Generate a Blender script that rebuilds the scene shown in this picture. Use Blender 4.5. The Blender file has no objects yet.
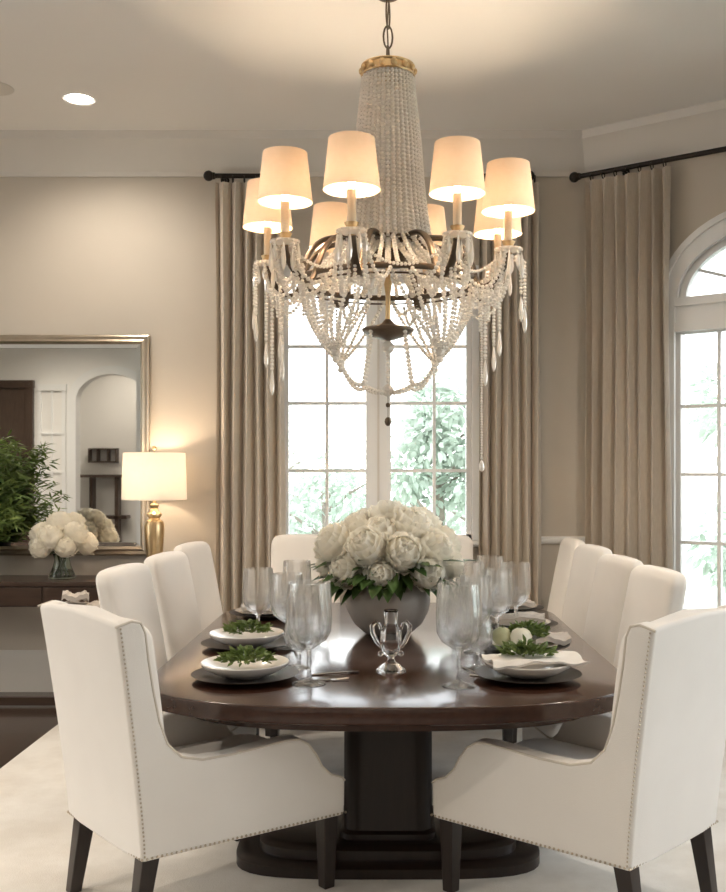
import bpy, math, random
from mathutils import Vector, Matrix
random.seed(7)
PI = math.pi
R = math.radians
sc = bpy.context.scene
col = sc.collection
H = 1.55                       # eye height
CEIL = 3.87

# ------------------------------------------------------------------ materials
def nm(name):
    m = bpy.data.materials.new(name); m.use_nodes = True
    nt = m.node_tree; b = nt.nodes['Principled BSDF']
    return m, nt, b
def setin(b, **k):
    names = dict(color='Base Color', rough='Roughness', metal='Metallic', trans='Transmission Weight', ior='IOR',
                 coat='Coat Weight', coatr='Coat Roughness', sheen='Sheen Weight', spec='Specular IOR Level',
                 sub='Subsurface Weight', emis='Emission Strength')
    for a, v in k.items():
        if a == 'color' and len(v) == 3: v = (*v, 1)
        b.inputs[names[a]].default_value = v
def tex_coord(nt, scale=(1, 1, 1), rot=(0, 0, 0), kind='Object'):
    tc = nt.nodes.new('ShaderNodeTexCoord'); mp = nt.nodes.new('ShaderNodeMapping')
    mp.inputs['Scale'].default_value = scale; mp.inputs['Rotation'].default_value = rot
    nt.links.new(tc.outputs[kind], mp.inputs['Vector']); return mp.outputs['Vector']
def noise(nt, vec, scale, detail=3, rough=.5):
    n = nt.nodes.new('ShaderNodeTexNoise'); n.inputs['Scale'].default_value = scale
    n.inputs['Detail'].default_value = detail; n.inputs['Roughness'].default_value = rough
    nt.links.new(vec, n.inputs['Vector']); return n.outputs['Fac']
def ramp(nt, fac, stops):
    r = nt.nodes.new('ShaderNodeValToRGB'); e = r.color_ramp.elements
    while len(e) < len(stops): e.new(.5)
    for i, (p, c) in enumerate(stops): e[i].position = p; e[i].color = (*c, 1)
    nt.links.new(fac, r.inputs['Fac']); return r.outputs['Color']
def bump(nt, b, fac, strength=.2, dist=.01):
    bp = nt.nodes.new('ShaderNodeBump'); bp.inputs['Strength'].default_value = strength; bp.inputs['Distance'].default_value = dist
    nt.links.new(fac, bp.inputs['Height']); nt.links.new(bp.outputs['Normal'], b.inputs['Normal'])
def mottled(name, c1, c2, scale=6, rough=.6, bs=0., bscale=60, sc3=(1, 1, 1), **k):
    m, nt, b = nm(name); v = tex_coord(nt, sc3); f = noise(nt, v, scale, 4)
    nt.links.new(ramp(nt, f, [(.3, c1), (.7, c2)]), b.inputs['Base Color'])
    setin(b, rough=rough, **k)
    if bs: bump(nt, b, noise(nt, v, bscale, 2), bs, .004)
    return m
def scl(c, f): return tuple(x * f for x in c)

M = {}
M['wall'] = mottled('wall_paint', (.60, .545, .47), (.62, .565, .49), 2, .7, .05, 120)
M['ceiling'] = mottled('ceiling_paint', (.89, .87, .84), (.90, .88, .85), 2, .8)
M['trim'] = mottled('trim_paint', (.72, .69, .64), (.74, .71, .66), 3, .45)
M['white_trim'] = mottled('window_paint', (.88, .88, .87), (.90, .90, .89), 3, .4)
M['fabric'] = mottled('cream_linen', (.86, .82, .77), (.89, .85, .80), 5, .85, .25, 420, sheen=.25)
M['welt'] = mottled('cream_welt', (.66, .60, .52), (.70, .64, .56), 20, .8, .2, 300)
M['nail'] = mottled('nailhead_metal', (.50, .43, .34), (.58, .50, .40), 20, .35, metal=1.)
def wood(name, dark, mid, rough, sc3=(1, 12, 12), coat=.3, scale=3):
    m, nt, b = nm(name); v = tex_coord(nt, sc3)
    f = noise(nt, v, scale, 6, .6)
    nt.links.new(ramp(nt, f, [(.25, dark), (.6, mid), (.85, scl(dark, .8))]), b.inputs['Base Color'])
    setin(b, rough=rough, coat=coat, coatr=.12); bump(nt, b, f, .04, .002)
    return m
M['table'] = wood('walnut_table', (.036, .015, .009), (.062, .027, .017), .20, (9, .8, 9), .5)
M['leg'] = wood('dark_leg_wood', (.012, .007, .005), (.022, .012, .009), .35, (14, 14, 1.5), .1)
M['console'] = wood('console_wood', (.032, .019, .013), (.055, .032, .022), .3, (1.5, 14, 14), .2)
M['door'] = wood('door_wood', (.05, .03, .022), (.08, .05, .035), .4, (14, 14, 1.5), .1)
def floor_mat():
    m, nt, b = nm('dark_plank_floor'); v = tex_coord(nt, (1, 1, 1), (0, 0, PI / 2))
    br = nt.nodes.new('ShaderNodeTexBrick'); br.inputs['Scale'].default_value = 1
    br.inputs['Brick Width'].default_value = 1.6; br.inputs['Row Height'].default_value = .13
    br.inputs['Mortar Size'].default_value = .002; br.offset = .37
    br.inputs['Color1'].default_value = (.040, .024, .017, 1); br.inputs['Color2'].default_value = (.060, .037, .026, 1)
    br.inputs['Mortar'].default_value = (.012, .008, .006, 1)
    nt.links.new(v, br.inputs['Vector'])
    v2 = tex_coord(nt, (14, 1, 1)); f = noise(nt, v2, 3, 5)
    mx = nt.nodes.new('ShaderNodeMix'); mx.data_type = 'RGBA'; mx.blend_type = 'MULTIPLY'; mx.inputs['Factor'].default_value = .5
    nt.links.new(br.outputs['Color'], mx.inputs['A']); nt.links.new(ramp(nt, f, [(.3, (.6, .6, .6)), (.7, (1.1, 1.05, 1))]), mx.inputs['B'])
    nt.links.new(mx.outputs['Result'], b.inputs['Base Color']); setin(b, rough=.22, coat=.2)
    return m
M['floor'] = floor_mat()
def rug_mat():
    m, nt, b = nm('cream_rug'); v = tex_coord(nt)
    f = noise(nt, v, 2.2, 5, .65)
    nt.links.new(ramp(nt, f, [(.35, (.66, .62, .56)), (.6, (.79, .76, .71))]), b.inputs['Base Color'])
    setin(b, rough=.9, sheen=.2); bump(nt, b, noise(nt, v, 260, 2), .5, .006)
    return m
M['rug'] = rug_mat()
def curtain_mat():
    m, nt, b = nm('curtain_linen'); v = tex_coord(nt, (1, 1, .15)); f = noise(nt, v, 160, 2)
    nt.links.new(ramp(nt, f, [(.3, (.54, .475, .395)), (.7, (.60, .535, .455))]), b.inputs['Base Color'])
    setin(b, rough=.85, sheen=.2); bump(nt, b, f, .15, .002)
    return m
M['curtain'] = curtain_mat()
M['bronze'] = mottled('dark_bronze', (.10, .075, .055), (.17, .13, .095), 12, .38, metal=.85)
M['rod'] = mottled('rod_bronze', (.022, .017, .014), (.034, .027, .022), 12, .4, metal=.6)
M['brass'] = mottled('aged_brass', (.55, .40, .22), (.70, .52, .30), 14, .28, metal=1.)
M['champagne'] = mottled('champagne_frame', (.42, .36, .28), (.52, .45, .36), 8, .32, metal=.8)
M['silver'] = mottled('silver', (.72, .70, .67), (.80, .78, .75), 10, .15, metal=1.)
M['candle'] = mottled('candle_sleeve', (.78, .66, .48), (.84, .73, .55), 10, .4, sub=0.)
M['mirror'] = mottled('mirror_silver', (.86, .88, .87), (.87, .89, .88), 1, .015, metal=1.)
M['vase'] = mottled('grey_stoneware', (.50, .46, .42), (.58, .54, .50), 7, .55, .3, 40)
M['china'] = mottled('white_china', (.82, .78, .73), (.85, .81, .76), 4, .2, coat=.4)
M['charger'] = mottled('dark_charger', (.03, .023, .02), (.045, .035, .03), 9, .35, coat=.1)
M['napkin'] = mottled('grey_napkin', (.50, .46, .42), (.58, .54, .50), 30, .85, .3, 300)
M['white_napkin'] = mottled('white_napkin', (.80, .77, .73), (.84, .81, .77), 30, .85, .3, 300)
M['paint'] = mottled('painting', (.30, .28, .24), (.55, .53, .48), 3, .7)
M['pot'] = mottled('black_pot', (.03, .03, .028), (.05, .05, .045), 6, .4)
M['stem'] = mottled('green_stem', (.10, .16, .05), (.16, .22, .08), 10, .5)
def leafm(name, c1, c2, tr=.3, rough=.45, scale=6):
    m, nt, b = nm(name); v = tex_coord(nt); f = noise(nt, v, scale, 3)
    c = ramp(nt, f, [(.3, c1), (.7, c2)]); nt.links.new(c, b.inputs['Base Color']); setin(b, rough=rough)
    t = nt.nodes.new('ShaderNodeBsdfTranslucent'); nt.links.new(c, t.inputs['Color'])
    mx = nt.nodes.new('ShaderNodeMixShader'); mx.inputs[0].default_value = tr
    out = nt.nodes['Material Output']; nt.links.new(b.outputs[0], mx.inputs[1]); nt.links.new(t.outputs[0], mx.inputs[2])
    nt.links.new(mx.outputs[0], out.inputs['Surface']); return m
M['petal'] = leafm('cream_petal', (.93, .90, .81), (.96, .93, .86), .5, .7)
M['leaf'] = leafm('dark_leaf', (.045, .09, .025), (.09, .16, .04), .2, .35)
M['herb'] = leafm('herb_leaf', (.10, .16, .04), (.20, .27, .08), .25, .5, 30)
M['bamboo'] = leafm('fern_leaf', (.07, .14, .03), (.26, .34, .10), .3, .5, 8)
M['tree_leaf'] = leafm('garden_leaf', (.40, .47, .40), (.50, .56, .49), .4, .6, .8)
M['bark'] = mottled('bark', (.20, .17, .14), (.30, .26, .22), 8, .8)
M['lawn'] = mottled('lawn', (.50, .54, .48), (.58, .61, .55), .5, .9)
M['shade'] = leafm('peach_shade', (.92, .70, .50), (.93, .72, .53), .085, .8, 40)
M['white_shade'] = leafm('white_shade', (.95, .91, .86), (.96, .93, .88), .42, .8, 40)
def glass_mat(name, c=(1, 1, 1), rough=0., ior=1.5):
    m, nt, b = nm(name); v = tex_coord(nt); f = noise(nt, v, 4, 2)
    nt.links.new(ramp(nt, f, [(0, c), (1, scl(c, .985))]), b.inputs['Base Color'])
    setin(b, rough=rough, trans=1., ior=ior); return m
M['urn_glass'] = glass_mat('urn_glass', ior=1.4)
M['green_glass'] = glass_mat('green_glass', (.78, .88, .80))
def crystal_mat():
    m, nt, b = nm('crystal'); v = tex_coord(nt); f = noise(nt, v, 40, 2)
    nt.links.new(ramp(nt, f, [(.3, (.96, .91, .84)), (.7, (1, .98, .95))]), b.inputs['Base Color'])
    setin(b, rough=.08, trans=.12, ior=1.6, spec=.9)
    t = nt.nodes.new('ShaderNodeBsdfTranslucent'); t.inputs[0].default_value = (1, .95, .88, 1)
    mx = nt.nodes.new('ShaderNodeMixShader'); mx.inputs[0].default_value = .35
    nt.links.new(b.outputs[0], mx.inputs[1]); nt.links.new(t.outputs[0], mx.inputs[2]); nt.links.new(mx.outputs[0], nt.nodes['Material Output'].inputs['Surface']); return m
M['crystal'] = crystal_mat()
def pane_mat():
    m, nt, b = nm('window_glass'); nt.nodes.remove(b)
    t = nt.nodes.new('ShaderNodeBsdfTransparent'); t.inputs[0].default_value = (.98, .985, .98, 1)
    g = nt.nodes.new('ShaderNodeBsdfGlossy'); g.inputs['Roughness'].default_value = .02
    fr = nt.nodes.new('ShaderNodeFresnel'); fr.inputs['IOR'].default_value = 1.35
    mx = nt.nodes.new('ShaderNodeMixShader'); nt.links.new(fr.outputs[0], mx.inputs[0])
    nt.links.new(t.outputs[0], mx.inputs[1]); nt.links.new(g.outputs[0], mx.inputs[2])
    nt.links.new(mx.outputs[0], nt.nodes['Material Output'].inputs['Surface']); return m
M['pane'] = pane_mat()
def thin_glass():
    m, nt, b = nm('clear_glass'); nt.nodes.remove(b)
    t = nt.nodes.new('ShaderNodeBsdfTransparent'); t.inputs[0].default_value = (.975, .98, .98, 1)
    g = nt.nodes.new('ShaderNodeBsdfGlossy'); g.inputs['Roughness'].default_value = .04
    v = tex_coord(nt); f = noise(nt, v, 30, 2); bp = nt.nodes.new('ShaderNodeBump'); bp.inputs['Strength'].default_value = .12; bp.inputs['Distance'].default_value = .01
    nt.links.new(f, bp.inputs['Height']); nt.links.new(bp.outputs[0], g.inputs['Normal'])
    lw = nt.nodes.new('ShaderNodeLayerWeight'); lw.inputs['Blend'].default_value = .5
    fr = nt.nodes.new('ShaderNodeMath'); fr.operation = 'POWER'; fr.inputs[1].default_value = 2.2
    nt.links.new(lw.outputs['Facing'], fr.inputs[0]); f2 = nt.nodes.new('ShaderNodeMath'); f2.operation = 'MULTIPLY_ADD'; f2.inputs[1].default_value = .55; f2.inputs[2].default_value = .07
    nt.links.new(fr.outputs[0], f2.inputs[0]); fr = f2
    mx = nt.nodes.new('ShaderNodeMixShader'); nt.links.new(fr.outputs[0], mx.inputs[0])
    nt.links.new(t.outputs[0], mx.inputs[1]); nt.links.new(g.outputs[0], mx.inputs[2])
    gl = nt.nodes.new('ShaderNodeBsdfGlass'); gl.inputs['IOR'].default_value = 1.38; gl.inputs['Roughness'].default_value = .01
    m2 = nt.nodes.new('ShaderNodeMixShader'); m2.inputs[0].default_value = .5
    nt.links.new(mx.outputs[0], m2.inputs[1]); nt.links.new(gl.outputs[0], m2.inputs[2])
    nt.links.new(m2.outputs[0], nt.nodes['Material Output'].inputs['Surface']); return m
M['glass'] = thin_glass()
def emit(name, c, s):
    m, nt, b = nm(name); b.inputs['Base Color'].default_value = (*c, 1)
    b.inputs['Emission Color'].default_value = (*c, 1); b.inputs['Emission Strength'].default_value = s; return m
M['bulb'] = emit('bulb_glow', (1, .80, .55), 8)
M['downlight'] = emit('downlight_glow', (1, .92, .80), 9)

# ------------------------------------------------------------------ mesh builder
class MB:
    def __init__(s): s.v = []; s.f = []
    def add(s, vs, fs, mat=None):
        o = len(s.v)
        s.v += [tuple(mat @ Vector(p)) if mat else tuple(p) for p in vs]
        s.f += [tuple(i + o for i in f) for f in fs]; return s
    def box(s, x0, x1, y0, y1, z0, z1, mat=None):
        vs = [(x, y, z) for z in (z0, z1) for y in (y0, y1) for x in (x0, x1)]
        return s.add(vs, [(0, 2, 3, 1), (4, 5, 7, 6), (0, 1, 5, 4), (2, 6, 7, 3), (0, 4, 6, 2), (1, 3, 7, 5)], mat)
    def loft(s, rings, cap=True, closed=True, mat=None):
        n = len(rings[0]); vs = [p for r in rings for p in r]; fs = []
        for i in range(len(rings) - 1):
            for j in range(n if closed else n - 1):
                a = i * n + j; b = i * n + (j + 1) % n; fs.append((a, b, b + n, a + n))
        if cap and closed:
            fs.append(tuple(reversed(range(n)))); fs.append(tuple(range((len(rings) - 1) * n, len(rings) * n)))
        return s.add(vs, fs, mat)
    def lathe(s, prof, n=32, flute=0, fn=12, mat=None, cap=True):
        rings = []
        for r, z in prof:
            rr = [(max(r, 1e-4) * (1 + flute * math.cos(fn * 2 * PI * j / n)) * math.cos(2 * PI * j / n),
                   max(r, 1e-4) * (1 + flute * math.cos(fn * 2 * PI * j / n)) * math.sin(2 * PI * j / n), z) for j in range(n)]
            rings.append(rr)
        return s.loft(rings, cap, True, mat)
    def tube(s, pts, rad, n=8, cap=True, mat=None, flat=1.):
        P = [Vector(p) for p in pts]; rings = []; up = None
        for i, p in enumerate(P):
            t = (P[min(i + 1, len(P) - 1)] - P[max(i - 1, 0)]).normalized()
            if up is None:
                up = Vector((0, 0, 1)) if abs(t.z) < .9 else Vector((1, 0, 0))
            a = (up - t * up.dot(t)).normalized(); b = t.cross(a); up = a
            r = rad[i] if isinstance(rad, (list, tuple)) else rad
            rings.append([tuple(p + a * r * math.cos(2 * PI * j / n) + b * r * flat * math.sin(2 * PI * j / n)) for j in range(n)])
        return s.loft(rings, cap, True, mat)
    def ring(s, R_, r, z, n=48, m=8, mat=None, fz=1.):
        vs = []; fs = []
        for i in range(n):
            a = 2 * PI * i / n
            for j in range(m):
                b = 2 * PI * j / m; rr = R_ + r * math.cos(b); vs.append((rr * math.cos(a), rr * math.sin(a), z + r * fz * math.sin(b)))
        for i in range(n):
            for j in range(m):
                fs.append((i * m + j, ((i + 1) % n) * m + j, ((i + 1) % n) * m + (j + 1) % m, i * m + (j + 1) % m))
        return s.add(vs, fs, mat)
    def ball(s, c, r, n=6, m=4, sz=1.):
        prof = [(r * math.sin(PI * i / m), -r * sz * math.cos(PI * i / m)) for i in range(m + 1)]
        vs = [(0, 0, -r * sz)]; fs = []
        for i in range(1, m):
            for j in range(n):
                a = 2 * PI * (j + .5 * (i % 2)) / n; vs.append((prof[i][0] * math.cos(a), prof[i][0] * math.sin(a), prof[i][1]))
        vs.append((0, 0, r * sz)); L = len(vs) - 1
        for j in range(n):
            fs.append((0, 1 + (j + 1) % n, 1 + j)); fs.append((L, 1 + (m - 2) * n + j, 1 + (m - 2) * n + (j + 1) % n))
        for i in range(m - 2):
            for j in range(n):
                a = 1 + i * n + j; b = 1 + i * n + (j + 1) % n; fs.append((a, b, b + n, a + n))
        return s.add([(x + c[0], y + c[1], z + c[2]) for x, y, z in vs], fs)
    def prism(s, poly, y0, y1, mat=None):     # poly in (x,z)
        n = len(poly); vs = [(x, y0, z) for x, z in poly] + [(x, y1, z) for x, z in poly]
        fs = [tuple(range(n)), tuple(reversed(range(n, 2 * n)))] + [(i, i + n, (i + 1) % n + n, (i + 1) % n) for i in range(n)]
        return s.add(vs, fs, mat)
    def leaf(s, p, d, L, W, up=None, curl=.15):
        d = Vector(d).normalized(); p = Vector(p)
        up = Vector(up) if up else Vector((random.uniform(-1, 1), random.uniform(-1, 1), 1))
        w = d.cross(up)
        if w.length < 1e-3: w = d.cross(Vector((1, 0, 0)))
        w.normalize(); nrm = w.cross(d)
        ws = [0.05, .8, 1., .65, 0.03]; vs = []
        for i, k in enumerate(ws):
            t = i / 4; c = p + d * L * t - nrm * (curl * L * t * t)
            vs += [c - w * W * .5 * k + nrm * W * .12 * k, c - nrm * 0.0, c + w * W * .5 * k + nrm * W * .12 * k]
        fs = []
        for i in range(4):
            for j in range(2):
                a = i * 3 + j; fs.append((a, a + 1, a + 4, a + 3))
        return s.add(vs, fs)
    def mesh(s, name, m, smooth=True, ang=40):
        me = bpy.data.meshes.new(name); me.from_pydata(s.v, [], s.f); me.update()
        me.materials.append(M[m] if isinstance(m, str) else m)
        if smooth:
            me.polygons.foreach_set('use_smooth', [True] * len(me.polygons))
            try: me.set_sharp_from_angle(angle=R(ang))
            except Exception: pass
        return me
    def obj(s, name, m, parent=None, smooth=True, ang=40, bev=0, seg=3, fix=True):
        import bmesh
        me = s.mesh(name, m, False)
        if fix:
            bm = bmesh.new(); bm.from_mesh(me); bmesh.ops.recalc_face_normals(bm, faces=bm.faces); bm.to_mesh(me); bm.free()
        if smooth:
            me.polygons.foreach_set('use_smooth', [True] * len(me.polygons))
            me.set_sharp_from_angle(angle=R(ang))
        o = bpy.data.objects.new(name, me); col.objects.link(o)
        if parent: o.parent = parent
        if bev:
            md = o.modifiers.new('bevel', 'BEVEL'); md.width = bev; md.segments = seg; md.limit_method = 'ANGLE'; md.angle_limit = R(40)
            md.harden_normals = False
            me.polygons.foreach_set('use_smooth', [True] * len(me.polygons))
            wn = o.modifiers.new('wn', 'WEIGHTED_NORMAL'); wn.keep_sharp = False
        return o

def link(name, me, parent, loc=(0, 0, 0), rot=(0, 0, 0)):
    o = bpy.data.objects.new(name, me); col.objects.link(o); o.parent = parent; o.location = loc; o.rotation_euler = rot; return o
def tag(o, label, cat, group=None, kind=None):
    o['label'] = label; o['category'] = cat
    if group: o['group'] = group
    if kind: o['kind'] = kind
    return o
def thing(name, label, cat, loc=(0, 0, 0), rz=0, group=None):
    o = bpy.data.objects.new(name, None); col.objects.link(o); o.empty_display_size = .1
    o.location = loc; o.rotation_euler = (0, 0, rz); return tag(o, label, cat, group)
def struct(o, label=None, cat=None):
    o['kind'] = 'structure'
    if label: o['label'] = label
    if cat: o['category'] = cat
    return o
def dup(root, loc, rz, label, group=None):
    def rec(o, par):
        c = o.copy(); col.objects.link(c)
        if par is not None: c.parent = par
        for ch in o.children: rec(ch, c)
        return c
    kids = list(root.children); c = root.copy(); col.objects.link(c)
    for k in kids: rec(k, c)
    c.location = loc; c.rotation_euler = (0, 0, rz); c['label'] = label
    if group: c['group'] = group
    return c
def rrect(hx, hy, z, n=32, e=6., cx=0, cy=0):
    out = []
    for j in range(n):
        a = 2 * PI * (j + .5) / n; c, s_ = math.cos(a), math.sin(a)
        r = (abs(c) ** e + abs(s_) ** e) ** (-1 / e)
        out.append((cx + hx * c * r, cy + hy * s_ * r, z))
    return out

# ------------------------------------------------------------------ the room
WY = 7.0; RX = 1.38; LX = -6.5; SY = -1.6; EX = 3.5; EY = WY - (EX - RX) * .588 / .809
wx0, wx1, wz0, wz1 = -.735, .585, 1.06, 2.90
b = MB().box(LX, wx0, WY, WY + .2, 0, CEIL).box(wx1, RX + .06, WY, WY + .2, 0, CEIL)
b.box(wx0, wx1, WY, WY + .2, 0, wz0).box(wx0, wx1, WY, WY + .2, wz1, CEIL)
struct(b.obj('wall_back', 'wall', smooth=False), 'warm greige wall behind the table with the tall window and mirror', 'wall')
# angled right wall with arched opening (local frame: x along wall, y outward)
ANG = math.atan2(-.588, .809)
MR = Matrix.Translation((RX, WY, 0)) @ Matrix.Rotation(ANG, 4, 'Z')
SL = (EX - RX) / .809; SC = 1.26; OA = .62; OB = .46; SPR = 2.68; SILL = .60
def arch_wall(b, s0, s1, sc_, a_, b_, spr, sill, t=.2, top=CEIL, mat=None):
    b.box(s0, sc_ - a_, 0, t, 0, top, mat); b.box(sc_ + a_, s1, 0, t, 0, top, mat)
    if sill > 0: b.box(sc_ - a_, sc_ + a_, 0, t, 0, sill, mat)
    N = 28; pts = [(sc_ - a_ * math.cos(PI * i / N), spr + b_ * math.sin(PI * i / N)) for i in range(N + 1)]
    for i in range(N):
        (xa, za), (xb, zb) = pts[i], pts[i + 1]
        vs = [(xa, 0, za), (xb, 0, zb), (xb, 0, top), (xa, 0, top), (xa, t, za), (xb, t, zb), (xb, t, top), (xa, t, top)]
        b.add(vs, [(0, 1, 2, 3), (7, 6, 5, 4), (0, 4, 5, 1), (3, 2, 6, 7)], mat)
b = MB(); arch_wall(b, 0, SL, SC, OA, OB, SPR, SILL, mat=MR)
struct(b.obj('wall_right', 'wall', smooth=False), 'angled greige wall with the arched window at the right', 'wall')
# east wall (outside frame) with tall windows added to let daylight in
ys = [(1.3, 2.7), (3.5, 4.9)]
b = MB(); y = SY
for a_, c_ in ys:
    b.box(EX, EX + .2, y, a_, 0, CEIL); b.box(EX, EX + .2, a_, c_, 0, .5); b.box(EX, EX + .2, a_, c_, 3.1, CEIL); y = c_
b.box(EX, EX + .2, y, EY + .1, 0, CEIL)
struct(b.obj('wall_east', 'wall', smooth=False))
b = MB(); y = SY
for a_, c_ in [(0.5, 2.0), (3.2, 4.7)]:  # unseen west window openings, added to bring in daylight
    b.box(LX - .2, LX, y, a_, 0, CEIL); b.box(LX - .2, LX, a_, c_, 0, .5); b.box(LX - .2, LX, a_, c_, 3.1, CEIL); y = c_
b.box(LX - .2, LX, y, WY + .2, 0, CEIL)
struct(b.obj('wall_west', 'wall', smooth=False))
# south wall with an arch to a hall, seen in the mirror
MS = Matrix.Translation((LX, SY, 0)) @ Matrix.Rotation(0, 4, 'Z')
b = MB()
arch_wall(b, 0, 3.1, 6.5 - 4.3, .55, .42, 2.62, 0, t=-.2, mat=MS)
b.box(LX + 3.1, EX + .2, SY - .2, SY, 0, CEIL)
struct(b.obj('wall_front', 'ceiling', smooth=False), 'pale far wall with an arch, seen in the mirror', 'wall')
b = MB().box(-5.9, -2.9, -3.9, -3.7, 0, CEIL).box(-6.1, -5.9, -3.9, SY - .2, 0, CEIL).box(-2.9, -2.7, -3.9, SY - .2, 0, CEIL)
struct(b.obj('wall_hall', 'ceiling', smooth=False))
struct(MB().box(LX - .2, EX + .3, -3.9, WY + .2, -.1, 0).obj('floor', 'floor', smooth=False), 'dark wooden plank floor under the rug', 'floor')
struct(MB().box(LX - .2, EX + .3, -3.9, WY + .2, CEIL, CEIL + .1).obj('ceiling', 'ceiling', smooth=False), 'smooth pale ceiling over the dining table', 'ceiling')
# crown: profile sweeps
crown = [(0, 3.60), (.02, 3.60), (.025, 3.63), (.05, 3.66), (.07, 3.72), (.12, 3.79), (.155, 3.82), (.16, 3.845), (.175, 3.87), (0, 3.87)]
def mould(prof, p0, p1, n, name, m='trim', e0=0, e1=0):
    p0 = Vector((*p0, 0)); p1 = Vector((*p1, 0)); n = Vector((*n, 0)); d = (p1 - p0).normalized()
    r0 = [tuple(p0 - d * (d_ * e0) + n * d_ + Vector((0, 0, z))) for d_, z in prof]
    r1 = [tuple(p1 + d * (d_ * e1) + n * d_ + Vector((0, 0, z))) for d_, z in prof]
    return struct(MB().loft([r0, r1]).obj(name, m, ang=25))
mt = -math.tan(R(18))
mould(crown, (LX, WY), (RX, WY), (0, -1), 'trim_1', e1=mt)['label'] = 'deep white crown moulding along the back wall'
mould(crown, (RX, WY), (EX, EY), (-.588, -.809), 'trim_2', e0=mt)['label'] = 'deep white crown moulding along the angled right wall'
base = [(0, 0), (.02, 0), (.02, .24), (.012, .265), (.006, .28), (0, .29)]
mould(base, (LX, WY), (RX, WY), (0, -1), 'baseboard_back', e1=mt)
mould(base, (RX, WY), (EX, EY), (-.588, -.809), 'baseboard_right', e0=mt)
mould(crown, (LX, SY), (EX, SY), (0, 1), 'trim_3')
rail = [(0, 1.035), (.012, 1.035), (.022, 1.05), (.022, 1.068), (.01, 1.085), (0, 1.085)]
mould(rail, (.72, WY), (RX, WY), (0, -1), 'trim_4', 'white_trim', e1=mt)['label'] = 'pale chair rail between curtain and corner'

# back window
def window_bars(name, label, x0, x1, z0, z1, vbars, hbars, mull, depth=(.03, .09), fr=.035, mat=None, mw=.022, panes=True):
    w = thing(name, label, 'window'); w['kind'] = 'structure'
    b = MB(); d0, d1 = depth
    b.box(x0, x0 + fr, d0, d1, z0, z1, mat).box(x1 - fr, x1, d0, d1, z0, z1, mat).box(x0, x1, d0, d1, z0, z0 + fr, mat).box(x0, x1, d0, d1, z1 - fr, z1, mat)
    for a_, c_ in mull: b.box(a_, c_, d0 - .015, d1, z0, z1, mat)
    b.obj('window_frame', 'white_trim', w, smooth=False)
    b = MB()
    for x in vbars: b.box(x - mw / 2, x + mw / 2, d0 + .01, d1 - .01, z0, z1, mat)
    for z in hbars: b.box(x0, x1, d0 + .012, d1 - .012, z - mw / 2, z + mw / 2, mat)
    b.obj('muntins', 'white_trim', w, smooth=False)
    if panes: MB().box(x0 + .01, x1 - .01, .056, .060, z0 + .01, z1 - .01, mat).obj('pane', 'pane', w, smooth=False)
    return w
MBK = Matrix.Translation((0, WY, 0))
w = window_bars('window_1', 'tall white paned window behind the chandelier', wx0, wx1, wz0, wz1, [-.43, .325], [1.545, 2.02, 2.42], [(-.155, .02)], mat=MBK)
MB().box(-.075, -.06, WY + .005, WY + .018, wz0, wz1).obj('sash_joint', 'trim', w, smooth=False)
b = MB().box(wx0 - .07, wx0, WY - .02, WY + .02, wz0 - .05, wz1).box(wx1, wx1 + .07, WY - .02, WY + .02, wz0 - .05, wz1).box(wx0 - .075, wx1 + .075, WY - .024, WY + .02, wz1, wz1 + .08)
b.obj('casing', 'white_trim', w, smooth=False, bev=.004, seg=2)
MB().box(wx0 - .09, wx1 + .09, WY - .06, WY + .04, wz0 - .035, wz0).obj('window_sill', 'white_trim', w, smooth=False, bev=.004, seg=2)
# arch window
w = window_bars('window_2', 'white arched window on the angled right wall', SC - OA, SC + OA, SILL, 2.48, [SC - .34, SC, SC + .34], [1.07, 1.52, 1.97], [], mat=MR, fr=.03)
def arc(a_, b_, N=28): return [(SC - a_ * math.cos(PI * i / N), SPR + b_ * math.sin(PI * i / N)) for i in range(N + 1)]
def arc_band(b, ai, bi, ao, bo, y0, y1):
    I, O = arc(ai, bi), arc(ao, bo)
    rings = [[(i[0], y0, i[1]), (o[0], y0, o[1]), (o[0], y1, o[1]), (i[0], y1, i[1])] for i, o in zip(I, O)]
    b.loft(rings, mat=MR)
b = MB(); arc_band(b, OA - .03, OB - .05, OA + .09, OB + .10, -.035, .0); arc_band(b, OA + .05, OB + .06, OA + .09, OB + .10, -.055, -.03)
b.box(SC - OA - .09, SC - OA + .01, -.035, 0, SILL - .05, SPR, MR).box(SC + OA - .01, SC + OA + .09, -.035, 0, SILL - .05, SPR, MR)
b.obj('casing', 'white_trim', w, ang=30)
b = MB(); arc_band(b, OA - .07, OB - .09, OA + .01, OB + .01, .02, .09); arc_band(b, .16, .14, .18, .16, .045, .075)
for a_ in (30, 60, 90, 120, 150):
    p0 = Vector((SC + .17 * math.cos(R(a_)), .06, SPR + .15 * math.sin(R(a_)))); p1 = Vector((SC + .56 * math.cos(R(a_)), .06, SPR + .38 * math.sin(R(a_))))
    b.tube([p0, p1], .011, 4, mat=MR)
b.obj('fanlight_frame', 'white_trim', w, ang=30)
MB().box(SC - OA, SC + OA, -.03, .12, 2.46, 2.52, MR).box(SC - OA, SC + OA, -.01, .11, 2.52, 2.63, MR).box(SC - OA, SC + OA, -.03, .12, 2.63, 2.685, MR).obj('transom', 'white_trim', w, smooth=False)
I = arc(OA - .03, OB - .03); b = MB(); b.prism([(x, z) for x, z in I], .058, .062, MR); b.obj('fanlight_pane', 'pane', w, smooth=False)
MB().box(SC - OA - .1, SC + OA + .1, -.07, .03, SILL - .04, SILL, MR).obj('window_sill', 'white_trim', w, smooth=False, bev=.004, seg=2)
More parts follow.
